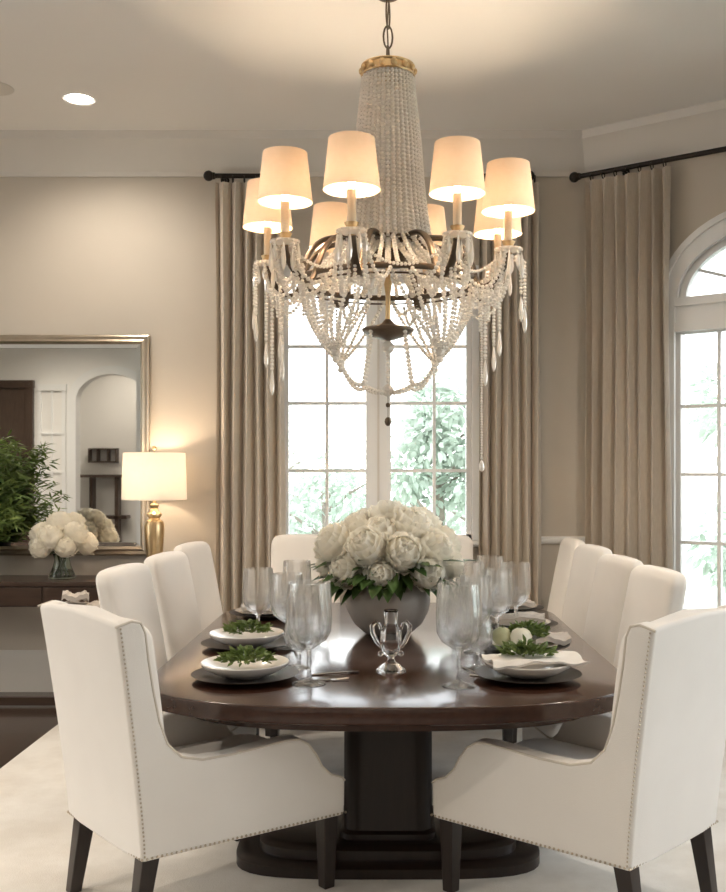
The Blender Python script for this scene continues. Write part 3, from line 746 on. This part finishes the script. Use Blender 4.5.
for i in range(230):
    a_ = rnd.uniform(0, 2 * PI); rr = rnd.uniform(.08, .27); z = rnd.uniform(.27, .37)
    d = (math.cos(a_), math.sin(a_), rnd.uniform(-.9, .25)); b.leaf((rr * math.cos(a_), rr * math.sin(a_), z), d, rnd.uniform(.10, .19), rnd.uniform(.05, .08), (0, 0, 1), .12)
for i in range(14):
    a_ = 2 * PI * i / 14; b.tube([(.02 * math.cos(a_), .02 * math.sin(a_), .05), (.07 * math.cos(a_), .07 * math.sin(a_), .28), (.16 * math.cos(a_), .16 * math.sin(a_), .38)], .004, 6)
o = b.obj('bouquet_foliage', 'leaf', fix=False); o.location = (VX, VY, vz); tag(o, 'dark green leaves spilling under the peonies over the grey vase', 'foliage')

# ------------------------------------------------------------------ console, mirror, lamp
t = thing('console_table', 'dark wooden console table against the back wall under the mirror', 'console table', (0, 0, 0))
x0, x1, y0, y1 = -3.9, -1.42, 6.52, 6.94
MB().box(x0, x1, y0, y1, .79, .82).obj('tabletop', 'console', t, smooth=False, bev=.003, seg=2)
MB().box(x0 + .01, x1 - .01, y0 + .012, y1, .655, .79).obj('drawer_box', 'console', t, smooth=False, bev=.003, seg=2)
for i in range(3):
    w_ = (x1 - x0 - .06) / 3; xa = x0 + .03 + w_ * i
    dd = MB().box(xa + .005, xa + w_ - .005, y0 + .004, y0 + .014, .665, .782).obj('drawer', 'console', t, smooth=False, bev=.002, seg=2)
    MB().ball((xa + w_ / 2, y0 - .008, .722), .012, 12, 8).obj('drawer_knob', 'brass', dd)
for x in (x0 + .01, x1 - .08):
    for y_ in (y0 + .012, y1 - .07): MB().box(x, x + .07, y_, y_ + .06, 0.001, .655).obj('leg', 'console', t, smooth=False, bev=.003, seg=2)
MB().box(x0 + .01, x1 - .01, y0 + .012, y0 + .05, .012, .065).obj('stretcher', 'console', t, smooth=False)
# mirror
mx0, mx1, mz0, mz1 = -3.55, -1.665, .955, 2.49
t = thing('wall_mirror', 'large rectangular mirror with a champagne frame above the console', 'mirror', (0, 0, 0))
fw = .062
prf = [(0, 0), (0, .035), (.012, .042), (.03, .036), (.045, .045), (fw, .022), (fw, 0)]
loops = []
for cx, cz, sx, sz in ((mx0, mz0, 1, 1), (mx1, mz0, -1, 1), (mx1, mz1, -1, -1), (mx0, mz1, 1, -1)):
    loops.append([(cx + sx * d, WY - .004 - h_, cz + sz * d) for d, h_ in prf])
loops.append(loops[0])
MB().loft(loops, cap=False).obj('mirror_frame', 'champagne', t, ang=30)
MB().box(mx0 + fw - .01, mx1 - fw + .01, WY - .022, WY - .006, mz0 + fw - .01, mz1 - fw + .01).obj('mirror_glass', 'mirror', t, smooth=False)
# bevel strip round the glass
bv = []
for cx, cz, sx, sz in ((mx0 + fw, mz0 + fw, 1, 1), (mx1 - fw, mz0 + fw, -1, 1), (mx1 - fw, mz1 - fw, -1, -1), (mx0 + fw, mz1 - fw, 1, -1)):
    bv.append([(cx, WY - .0225, cz), (cx + sx * .028, WY - .027, cz + sz * .028), (cx + sx * .029, WY - .0222, cz + sz * .029)])
bv.append(bv[0]); MB().loft(bv, cap=False).obj('mirror_bevel', 'mirror', t, smooth=False)
# table lamp
LXp, LYp = -1.575, 6.74
t = thing('table_lamp', 'lit brass table lamp with a white drum shade on the console', 'lamp', (LXp, LYp, .821))
MB().lathe([(.001, 0), (.075, 0), (.078, .01), (.07, .02), (.045, .035), (.04, .05), (.048, .08), (.056, .16), (.064, .28), (.067, .36), (.058, .385), (.04, .395), (.036, .405), (.05, .42), (.05, .435), (.03, .45), (.022, .47), (.03, .482), (.03, .495), (.014, .505), (.012, .53), (.001, .53)], 40, .012, 16).obj('lamp_base', 'brass', t, ang=40)
MB().lathe([(.216, .53), (.206, .845), (.203, .845), (.213, .53)], 64, cap=False).loft([]if False else [[(.2165 * math.cos(2 * PI * j / 64), .2165 * math.sin(2 * PI * j / 64), z) for j in range(64)] for z in (.529, .537)], cap=False).obj('lamp_shade', 'white_shade', t, ang=60, fix=False)
MB().tube([(0, 0, .53), (0, 0, .87)], .004, 8).ball((0, 0, .878), .014, 12, 8).obj('finial', 'brass', t)
MB().tube([(-.2, 0, .84), (.2, 0, .84)], .002, 5).tube([(0, -.2, .84), (0, .2, .84)], .002, 5).obj('shade_spider', 'brass', t)
MB().ball((0, 0, .67), .032, 16, 10, 1.2).obj('light_bulb', 'bulb', t)
def point(name, loc, power, color, r=.03, parent=None):
    l = bpy.data.lights.new(name, 'POINT'); l.energy = power; l.color = color; l.shadow_soft_size = r
    o = bpy.data.objects.new(name, l); col.objects.link(o); o.location = loc; return o
WARM = (1, .76, .52)
point('lamp_light', (LXp, LYp, .821 + .72), 5, WARM, .05)

# console bouquet
CX, CY = -2.19, 6.72
o = MB().lathe([(.001, 0), (.085, 0), (.09, .006), (.082, .03), (.058, .09), (.05, .13), (.06, .165), (.064, .17), (.058, .166), (.046, .13), (.053, .09), (.075, .03), (.07, .012), (.001, .010)], 40, cap=False).obj('glass_vase', 'green_glass', ang=70); o.location = (CX, CY, .821)
tag(o, 'small green glass vase on the console', 'vase')
sp2 = [(0, -.02, .20, 1.0), (-.12, -.02, .12, 1.0), (.11, -.04, .13, 1.0), (-.03, -.12, .11, 1.0), (.03, .10, .12, 1.0), (-.16, .05, .04, .85), (.17, .02, .06, .9), (.07, -.12, .05, .85), (-.10, -.11, .04, .8), (.08,.04,.21,.8)]
bouquet(CX - .0, CY - .02, .821 + .18, sp2, 'cream flowers in the small console vase', 'cream blossom in the small glass vase on the console', .92)
b = MB(); rnd = random.Random(19)
for i in range(40):
    a_ = rnd.uniform(0, 2 * PI); rr = rnd.uniform(.03, .10); d = (math.cos(a_), math.sin(a_), rnd.uniform(-.4, .4)); b.leaf((rr * math.cos(a_), rr * math.sin(a_), rnd.uniform(.17, .24)), d, rnd.uniform(.05, .09), .03, (0, 0, 1))
for i in range(9):
    a_ = 2 * PI * i / 9; b.tube([(.05 * math.cos(a_), .05 * math.sin(a_), .02), (.02 * math.cos(a_ + 2), .02 * math.sin(a_ + 2), .12), (.05 * math.cos(a_ + 2), .05 * math.sin(a_ + 2), .22)], .0035, 6)
o = b.obj('bouquet_foliage', 'leaf', fix=False); o.location = (CX, CY, .821); tag(o, 'green stems and leaves in the small console vase', 'foliage')
# leafy plant at the left end of the console
PX, PY = -2.86, 6.72
t = thing('potted_plant', 'bushy green potted plant on the console at the left edge', 'plant', (PX, PY, .821))
MB().lathe([(.001, 0), (.09, 0), (.10, .01), (.13, .14), (.135, .16), (.125, .16), (.12, .14), (.001, .135)], 32).obj('pot', 'pot', t)
b = MB(); s_b = MB(); rnd = random.Random(23)
for i in range(120):
    a_ = rnd.uniform(0, 2 * PI); L = rnd.uniform(.28, .92); out = rnd.uniform(.1, .55) * (1.15 - L * .55)
    p0 = Vector((.05 * math.cos(a_), .05 * math.sin(a_), .14)); dirh = Vector((math.cos(a_), math.sin(a_) * .45, 0)); pts = []
    for q in range(9):
        f = q / 8; pts.append(p0 + dirh * out * f ** 1.4 + Vector((0, 0, L * (f - .28 * f * f * out * 2))))
    pts = [Vector((p.x, min(p.y, .20), p.z)) for p in pts]
    s_b.tube(pts, [.003 * (1 - .6 * q / 8) for q in range(9)], 4)
    for q in range(2, 9):
        for e in range(6):
            aa = rnd.uniform(0, 2 * PI); d = Vector((math.cos(aa), math.sin(aa) * .6, rnd.uniform(-.5, .7)))
            p = pts[q] + Vector((rnd.uniform(-.02, .02), rnd.uniform(-.02, .02), rnd.uniform(-.04, .04))); p.y = min(p.y, .19)
            if p.y > .12: d.y = -abs(d.y)
            b.leaf(p, d, rnd.uniform(.055, .10), rnd.uniform(.012, .02))
b.obj('foliage', 'bamboo', t, fix=False); s_b.obj('stem', 'stem', t, fix=False)
# stool with folded throw, just behind the left armchair
t = thing('stool', 'low upholstered stool between the left armchair and the console', 'stool', (-1.82, 6.08, 0))
MB().loft([rrect(.17 + o_, .14 + o_, z, 32, 8) for o_, z in ((-.01, .60), (0, .61), (0, .67), (-.02, .69))]).obj('seat', 'fabric', t)
for x in (-.11, .11):
    for y_ in (-.10, .10):
        leg(t, x, y_, .60, (0, 0), .018, .014)
b = cloth(.24, .20, 77, .010, 20, .03); b.add([], [])
o = b.obj('throw', 'napkin'); o.location = (-1.86, 6.08, .694); tag(o, 'crumpled grey throw peeking over the left armchair, before the console', 'throw')
b = cloth(.15, .17, 78, .012, 16, .028).obj('throw', 'napkin'); b.location = (-1.90, 6.07, .755); b.rotation_euler = (0, .12, .3)
tag(b, 'small folded grey cloth on top of the crumpled throw', 'throw')

# ------------------------------------------------------------------ chandelier
CYc = 4.85
def zz(y_): return H + (470 - y_) / 206.
ch = thing('chandelier', 'large crystal chandelier with eight peach lampshades over the table', 'chandelier', (0, CYc, 0))
def strand(P, r=.011, step=None, jitter=0, cap_ball=0):
    step = step or r * 1.9; b = MB(); V = [Vector(p) for p in P]; acc = 0.
    for a_, c_ in zip(V, V[1:]):
        L = (c_ - a_).length
        if L < 1e-6: continue
        s_ = acc
        while s_ < L:
            b.ball(tuple(a_.lerp(c_, s_ / L)), r, 6, 4, .95); s_ += step
        acc = s_ - L
    return b
def cat(P0, P1, sag, n=10, bulge=0):
    P0, P1 = Vector(P0), Vector(P1); out = []
    mid = (P0 + P1) / 2; rad = Vector((mid.x, mid.y, 0)); rad = rad.normalized() if rad.length > 1e-5 else rad
    for i in range(n + 1):
        f = i / n; p = P0.lerp(P1, f); p = p + Vector((0, 0, -sag * 4 * f * (1 - f))) + rad * bulge * 4 * f * (1 - f); out.append(p)
    return out
def pol(r, a_, z): return (r * math.sin(a_), -r * math.cos(a_), z)        # a measured from the side facing the viewer
# chain and canopy
MB().lathe([(.001, CEIL - .03), (.05, CEIL - .03), (.075, CEIL - .012), (.078, CEIL), (.001, CEIL)], 32).obj('canopy', 'bronze', ch)
b = MB(); z = CEIL - .03; kk = 0
while z > 3.56:
    h_ = .055 if kk % 3 else .075
    w_ = .022 if kk % 3 else .034; q = []
    for i in range(17): a_ = 2 * PI * i / 16; q.append((w_ * math.sin(a_) * (1 if kk % 2 else .25), w_ * math.sin(a_) * (.25 if kk % 2 else 1), z - h_ / 1 + h_ * math.cos(a_)))
    b.tube(q, .0045, 6, cap=False); z -= h_ * 2 - .014; kk += 1
b.tube([(.006, 0, 3.86), (-.004, 0, 3.7), (.004, 0, 3.52)], .0035, 6)
b.obj('chain', 'bronze', ch)
# crown
b = MB(); b.lathe([(.001, 3.545), (.02, 3.54), (.035, 3.525), (.10, 3.51), (.124, 3.50), (.127, 3.462), (.120, 3.455), (.112, 3.462), (.11, 3.495), (.001, 3.51)], 48)
for i in range(14):
    a_ = 2 * PI * i / 14; b.ball((.126 * math.cos(a_), .126 * math.sin(a_), 3.483), .017, 8, 6, 1.1)
b.ring(.126, .006, 3.503, 48, 6); b.ring(.126, .006, 3.46, 48, 6)
b.obj('crown', 'brass', ch)
# column strands
NS = 40
prof = [(.118, 3.46), (.135, 3.30), (.155, 3.13), (.168, 2.95), (.182, 2.82), (.200, 2.70), (.215, 2.64)]
base_col = strand([pol(r, 0, z) for r, z in prof], .0118, .0205).mesh('bead_strand', 'crystal', ang=20)
for i in range(NS):
    link('bead_strand', base_col, ch, rot=(0, 0, 2 * PI * i / NS), loc=(0, 0, .004 * (i % 2)))
strand([(0, 0, 3.45), (0, 0, 2.66)], .010, .022).obj('centre_rod', 'bronze', ch)
# splay from collar to ring
prof = [(.215, 2.64), (.27, 2.585), (.33, 2.53), (.38, 2.49), (.425, 2.465)]
base_sp = strand([pol(r, 0, z) for r, z in prof], .0125, .024).mesh('bead_strand', 'crystal', ang=20)
for i in range(28): link('bead_strand', base_sp, ch, rot=(0, 0, 2 * PI * (i + .5) / 28), loc=(0, 0, 0))
in_st = strand([pol(.12, 0, 2.64), pol(.20, 0, 2.585), pol(.29, 0, 2.53), pol(.36, 0, 2.50), pol(.42, 0, 2.45)], .015, .028).mesh('festoon', 'crystal', ang=20)
for i in range(20): link('festoon', in_st, ch, rot=(0, 0, 2 * PI * i / 20))
# frame
b = MB(); b.ring(.212, .008, 2.645, 48, 6); b.obj('upper_ring', 'bronze', ch)
b = MB(); b.ring(.43, .012, 2.458, 72, 8, fz=1.2); b.ring(.425, .005, 2.425, 72, 6); b.obj('main_ring', 'bronze', ch)
b = MB(); b.lathe([(.001, 2.61), (.085, 2.61), (.09, 2.60), (.088, 2.545), (.07, 2.535), (.001, 2.535)], 32); b.obj('hub', 'bronze', ch)
MB().tube([(0, 0, 2.66), (0, 0, 2.61)], .02, 12).tube([(0, 0, 2.54), (0, 0, 2.48), (0, 0, 2.45), (0, 0, 2.40), (0, 0, 2.24)], [.012, .012, .020, .012, .014], 12).obj('stem', 'brass', ch)
MB().lathe([(.001, 2.175), (.03, 2.18), (.09, 2.20), (.125, 2.222), (.128, 2.232), (.120, 2.238), (.06, 2.245), (.03, 2.262), (.015, 2.28), (.001, 2.28)], 40).obj('lower_dish', 'bronze', ch)
# arms
DEL = [-15, 30, 68, 112, 160, 210, 262, 310]
arm_pts = [(.10, 2.638), (.17, 2.650), (.25, 2.655), (.32, 2.635), (.375, 2.585), (.41, 2.52), (.432, 2.455), (.455, 2.415), (.49, 2.405), (.53, 2.425), (.57, 2.47), (.595, 2.52), (.60, 2.555)]
def smooth_pts(P, k=3):
    for _ in range(k - 1):
        Q = [P[0]]
        for a_, c_ in zip(P, P[1:]): Q += [tuple(.75 * x + .25 * y_ for x, y_ in zip(a_, c_)), tuple(.25 * x + .75 * y_ for x, y_ in zip(a_, c_))]
        P = Q + [P[-1]]
    return P
BP = smooth_pts([pol(r, 0, z) for r, z in ((.02, 2.662), (.10, 2.664), (.20, 2.664), (.30, 2.655), (.36, 2.62), (.40, 2.56), (.425, 2.50), (.43, 2.455))])
for a_ in (-72, 74):
    o = MB().tube(BP, .013, 10, flat=2.2).obj('brace', 'bronze', ch); o.rotation_euler = (0, 0, R(a_))
AP = smooth_pts([pol(r, 0, z) for r, z in arm_pts])
b = MB().tube(AP, .0125, 10, flat=1.5); arm_me = b.mesh('arm', 'bronze')
RA = .60
def shift(b, dz=0): b.v = [(x, y_ - RA, z + dz) for x, y_, z in b.v]; return b
pan_me = shift(MB().lathe([(.001, 2.552), (.03, 2.554), (.062, 2.566), (.066, 2.574), (.06, 2.572), (.03, 2.562), (.001, 2.560)], 32, .03, 16)).mesh('drip_pan', 'crystal')
cup_me = shift(MB().lathe([(.001, 2.545), (.018, 2.55), (.014, 2.565), (.02, 2.58), (.03, 2.60), (.032, 2.606), (.025, 2.606), (.001, 2.60)], 24)).mesh('candle_cup', 'brass')
slv_me = shift(MB().lathe([(.001, 2.60), (.0185, 2.60), (.0185, 2.745), (.015, 2.748), (.001, 2.748)], 24)).mesh('candle_sleeve', 'candle')
blb_me = shift(MB().lathe([(.001, 2.748), (.010, 2.75), (.017, 2.775), (.018, 2.79), (.010, 2.82), (.003, 2.84), (.001, 2.842)], 16)).mesh('light_bulb', 'bulb')
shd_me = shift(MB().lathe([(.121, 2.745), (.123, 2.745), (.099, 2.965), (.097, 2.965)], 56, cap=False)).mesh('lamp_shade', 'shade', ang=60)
def drop_mesh(h_, w_, name='crystal_drop'):
    b = MB(); b.lathe([(.0005, 0), (w_ * .5, -h_ * .18), (w_, -h_ * .62), (w_ * .75, -h_ * .85), (.0005, -h_)], 6); b.ball((0, 0, .008), .007, 6, 4)
    return b.mesh(name, 'crystal', ang=10)
dm = [drop_mesh(.085, .011), drop_mesh(.13, .012), drop_mesh(.06, .014)]
fest = [strand(cat(pol(RA - .05, 0, 2.55), pol(.43, 0, 2.46), .10), .0105, .019)]
for e in (-1, 1): fest.append(strand(cat((e * .06, -RA, 2.55), (e * .13, -.43, 2.45), .11, bulge=.02), .0105, .019)); fest.append(strand(cat((e * .05, -RA, 2.55), (e * .07, -.43, 2.42), .15, bulge=.02), .0105, .019))
for dx, dy, L in ((.0, 0, .17), (.035, .02, .13), (-.035, .02, .12), (.0, .05, .22)): fest.append(strand([(dx, -RA + .05 + dy, 2.47), (dx, -RA + .05 + dy, 2.47 - L)], .009, .018))
fest = [f_.mesh('festoon', 'crystal', ang=20) for f_ in fest]
for i, dl in enumerate(DEL):
    a_ = R(dl)
    arm = link('arm', arm_me, ch, rot=(0, 0, a_))
    link('drip_pan', pan_me, arm); link('candle_cup', cup_me, arm); link('candle_sleeve', slv_me, arm); link('light_bulb', blb_me, arm)
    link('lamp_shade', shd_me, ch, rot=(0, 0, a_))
    for q in range(9):
        t_ = 2 * PI * q / 9; link('crystal_drop', dm[(q + i) % 2], arm, (.062 * math.cos(t_), -RA + .062 * math.sin(t_), 2.558))
    # bead festoons of the arm
    for f_me in fest: link('festoon', f_me, arm)
    p = pol(RA, a_, 2.80); point('candle_light', (p[0], CYc + p[1], p[2]), 10.0, WARM, .022)
    # garland to the next arm
    a2 = R(DEL[(i + 1) % 8]); G_ = strand(cat(pol(RA - .03, a_, 2.55), pol(RA - .03, a2 if a2 > a_ else a2 + 2 * PI, 2.55), .10, 14, -.04), .009, .0175)
    G_.obj('garland', 'crystal', ch, ang=20, fix=False)
# long side tassels
for a_, r, L, rr in ((-97, .665, .20, .009), (-90, .64, .26, .009), (88, .66, .22, .009), (80, .64, .18, .009), (-100, .53, .30, .010), (-88, .56, .38, .010), (-95, .60, .24, .010), (-80, .52, .22, .010), (82, .47, .34, .010), (74, .46, .82, .0065), (95, .52, .26, .009), (100, .56, .18, .009)):
    p = Vector(pol(r, R(a_), 2.42 if r < .62 else 2.56))
    path = [p, p - Vector((0, 0, L))] if r < .62 else [Vector(pol(.60, R(a_ * .995), 2.56))] + [p, p - Vector((0, 0, L))]
    b = strand(path, rr, rr * 1.9)
    o = b.obj('tassel', 'crystal', ch, ang=20, fix=False)
    link('crystal_drop', dm[1 if L < .5 else 2], o, p - Vector((0, 0, L)))
# basket: strands converging on four nodes
nodes = [pol(.34, R(d), 2.095) for d in (-45, 45, 135, 225)]
for k_, (d, nd) in enumerate(zip((-45, 45, 135, 225), nodes)):
    for q in range(9):
        a_ = R(d - 42 + 84 * q / 8.); P = []
        p0 = Vector(pol(.425, a_, 2.43)); p1 = Vector(nd)
        mid = p0.lerp(p1, .5); m2 = Vector((mid.x, mid.y, 0)).normalized() * .05 + Vector((0, 0, -.075))
        for i in range(13):
            f = i / 12; P.append(p0 * (1 - f) ** 2 + (mid + m2) * 2 * f * (1 - f) + p1 * f * f)
        strand(P, .0112, .0205).obj('bead_strand', 'crystal', ch, ang=20, fix=False)
    b = MB(); b.ball(nd, .024, 8, 6); b.ball((nd[0], nd[1], nd[2] - .035), .017, 8, 6); b.obj('crystal_ball', 'crystal', ch, ang=20)
bots = [pol(.165, R(d), 1.955) for d in (-45, 45, 135, 225)]
for nd, bp in zip(nodes, bots):
    strand(cat(nd, bp, .05), .0125, .0215).obj('swag', 'crystal', ch, ang=20, fix=False)
    strand(cat(bp, (0, 0, 1.925), .01), .0115, .021).obj('swag', 'crystal', ch, ang=20, fix=False)
    q = Vector(bp); strand(cat((q.x * .7, q.y * .7, 2.21), bp, -.0), .0115, .0205).obj('swag', 'crystal', ch, ang=20, fix=False)
b = strand([(0, 0, 2.17), (0, 0, 1.93)], .011, .021); b.ball((0, 0, 2.145), .032, 8, 6); b.ball((0, 0, 1.935), .030, 8, 6); b.obj('centre_drop', 'crystal', ch, ang=20)
b = MB().tube([(0, 0, 1.93), (0, 0, 1.79)], .0018, 5); b.ball((0, 0, 1.865), .012, 8, 6); b.ball((0, 0, 1.785), .017, 10, 8, 1.3); b.obj('finial_drop', 'bronze', ch)

# ------------------------------------------------------------------ ceiling lights
def downlight(x, y_, label, on=True, power=40, group=None):
    t = thing('recessed_light', label, 'ceiling light', (x, y_, CEIL), 0, group)
    MB().lathe([(.088, -.001), (.10, -.006), (.104, -.004), (.106, 0), (.086, 0)], 40, cap=False).obj('trim_ring', 'ceiling', t)
    MB().lathe([(.001, -.004), (.080, -.004), (.080, -.0005), (.001, -.0005)], 40).obj('lens', 'downlight' if on else 'ceiling', t)
    if on:
        l = bpy.data.lights.new('downlight_beam', 'SPOT'); l.energy = power; l.color = (1, .88, .74); l.spot_size = R(150); l.spot_blend = .8; l.shadow_soft_size = .07
        o = bpy.data.objects.new('downlight_beam', l); col.objects.link(o); o.location = (x, y_, CEIL - .02)
    return t
downlight(-1.93, 6.25, 'lit round recessed ceiling light above the mirror')
sp = thing('ceiling_speaker', 'flat round grey ceiling disc at the upper left edge', 'speaker', (-2.40, 6.07, CEIL))
MB().lathe([(.001, -.006), (.115, -.006), (.122, -.003), (.124, 0), (.001, 0)], 40).obj('speaker_grille', 'trim', sp)
for x, y_, pw_ in ((2.0, 4.4, 60), (-2.2, 4.0, 35), (-4.6, 4.6, 200), (-4.6, 1.0, 200), (-4.9, -.3, 55), (0, .3, 12), (-4.3, -2.7, 55)):  # unseen downlights added to brighten the walls, chairs and mirrored hall
    downlight(x, y_, 'recessed light out of the frame, added to brighten the room', power=pw_, group='added recessed lights out of frame')

# ------------------------------------------------------------------ garden outside
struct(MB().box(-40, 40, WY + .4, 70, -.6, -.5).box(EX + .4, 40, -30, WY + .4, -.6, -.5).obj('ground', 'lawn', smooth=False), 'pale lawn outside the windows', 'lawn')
def tree(x, y_, h_, r, seed, label, n=1500, low=.15, lw=.16):
    rnd = random.Random(seed); t = thing('garden_tree', label, 'tree', (x, y_, -.5))
    b = MB(); b.tube([(0, 0, 0), (.05, 0, h_ * .4), (-.05, .05, h_ * .85)], [.12, .09, .03], 8)
    for i in range(8):
        a_ = rnd.uniform(0, 2 * PI); z = h_ * rnd.uniform(.25, .7); b.tube([(0, 0, z), (r * .4 * math.cos(a_), r * .4 * math.sin(a_), z + .4), (r * .7 * math.cos(a_), r * .7 * math.sin(a_), z + .6)], [.04, .03, .01], 5)
    b.obj('trunk', 'bark', t)
    b = MB(); cl = []
    for i in range(26):
        a_ = rnd.uniform(0, 2 * PI); q = r * rnd.random() ** .5; z = h_ * rnd.uniform(low, 1); k_ = 1 - abs(z / h_ - .5) * .8
        cl.append((q * k_ * math.cos(a_), q * k_ * math.sin(a_), z, r * rnd.uniform(.25, .5)))
    for i in range(n):
        c = cl[i % 26]; d = Vector((rnd.gauss(0, 1), rnd.gauss(0, 1), rnd.gauss(0, 1))).normalized()
        p = Vector(c[:3]) + d * c[3] * rnd.uniform(.6, 1.05); b.leaf(p, d + Vector((0, 0, -.3)), lw * rnd.uniform(.7, 1.3), lw * .55)
    b.obj('foliage', 'tree_leaf', t, fix=False); return t
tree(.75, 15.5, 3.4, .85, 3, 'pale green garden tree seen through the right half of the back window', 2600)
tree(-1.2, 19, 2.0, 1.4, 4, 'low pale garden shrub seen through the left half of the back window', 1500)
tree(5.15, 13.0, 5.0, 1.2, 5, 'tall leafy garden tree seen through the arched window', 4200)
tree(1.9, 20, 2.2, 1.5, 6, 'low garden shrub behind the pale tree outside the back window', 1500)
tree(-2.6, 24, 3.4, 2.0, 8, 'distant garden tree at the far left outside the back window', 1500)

# ------------------------------------------------------------------ world, daylight, camera
w = bpy.data.worlds.new('sky'); sc.world = w; w.use_nodes = True; nt = w.node_tree
bg = nt.nodes['Background']
tc = nt.nodes.new('ShaderNodeTexCoord'); sx = nt.nodes.new('ShaderNodeSeparateXYZ'); nt.links.new(tc.outputs['Generated'], sx.inputs[0])
cr = nt.nodes.new('ShaderNodeValToRGB'); e = cr.color_ramp.elements
e[0].position = .0; e[0].color = (1, .99, .97, 1); e[1].position = .5; e[1].color = (.88, .94, 1, 1)
nt.links.new(sx.outputs['Z'], cr.inputs[0]); nt.links.new(cr.outputs[0], bg.inputs['Color']); bg.inputs['Strength'].default_value = 2.5
def portal(loc, rot, sx_, sy_):
    l = bpy.data.lights.new('daylight_portal', 'AREA'); l.shape = 'RECTANGLE'; l.size = sx_; l.size_y = sy_; l.cycles.is_portal = True
    o = bpy.data.objects.new('daylight_portal', l); col.objects.link(o); o.location = loc; o.rotation_euler = rot
portal(((wx0 + wx1) / 2, WY + .15, (wz0 + wz1) / 2), (-PI / 2, 0, 0), wx1 - wx0, wz1 - wz0)
pw = MR @ Vector((SC, .15, 1.87)); portal(pw, (-PI / 2, 0, ANG), OA * 2, 2.54)
for a_, c_ in ys: portal((EX + .15, (a_ + c_) / 2, 1.8), (PI / 2, 0, PI / 2), 1.4, 2.6)
for a_, c_ in [(0.5, 2.0), (3.2, 4.7)]: portal((LX - .15, (a_ + c_) / 2, 1.8), (PI / 2, 0, -PI / 2), 1.5, 2.6)

cam = bpy.data.cameras.new('camera'); co = bpy.data.objects.new('camera', cam); col.objects.link(co); sc.camera = co
co.location = (0, 0, H); co.rotation_euler = (PI / 2, 0, 0)
cam.sensor_width = 36; cam.sensor_fit = 'AUTO'; cam.lens = 36 * 1000 / 892
cam.shift_x = -25 / 892; cam.shift_y = 24 / 892; cam.clip_start = .05; cam.clip_end = 300
sc.view_settings.view_transform = 'Standard'; sc.view_settings.look = 'None'; sc.view_settings.gamma = 1
sc.view_settings.use_curve_mapping = False; sc.view_settings.exposure = 1.15
cy = sc.cycles; cy.use_denoising = True; cy.max_bounces = 10; cy.transmission_bounces = 10; cy.transparent_max_bounces = 24
cy.diffuse_bounces = 5; cy.glossy_bounces = 5; cy.caustics_reflective = False; cy.caustics_refractive = False; cy.sample_clamp_indirect = 6; cy.blur_glossy = .5
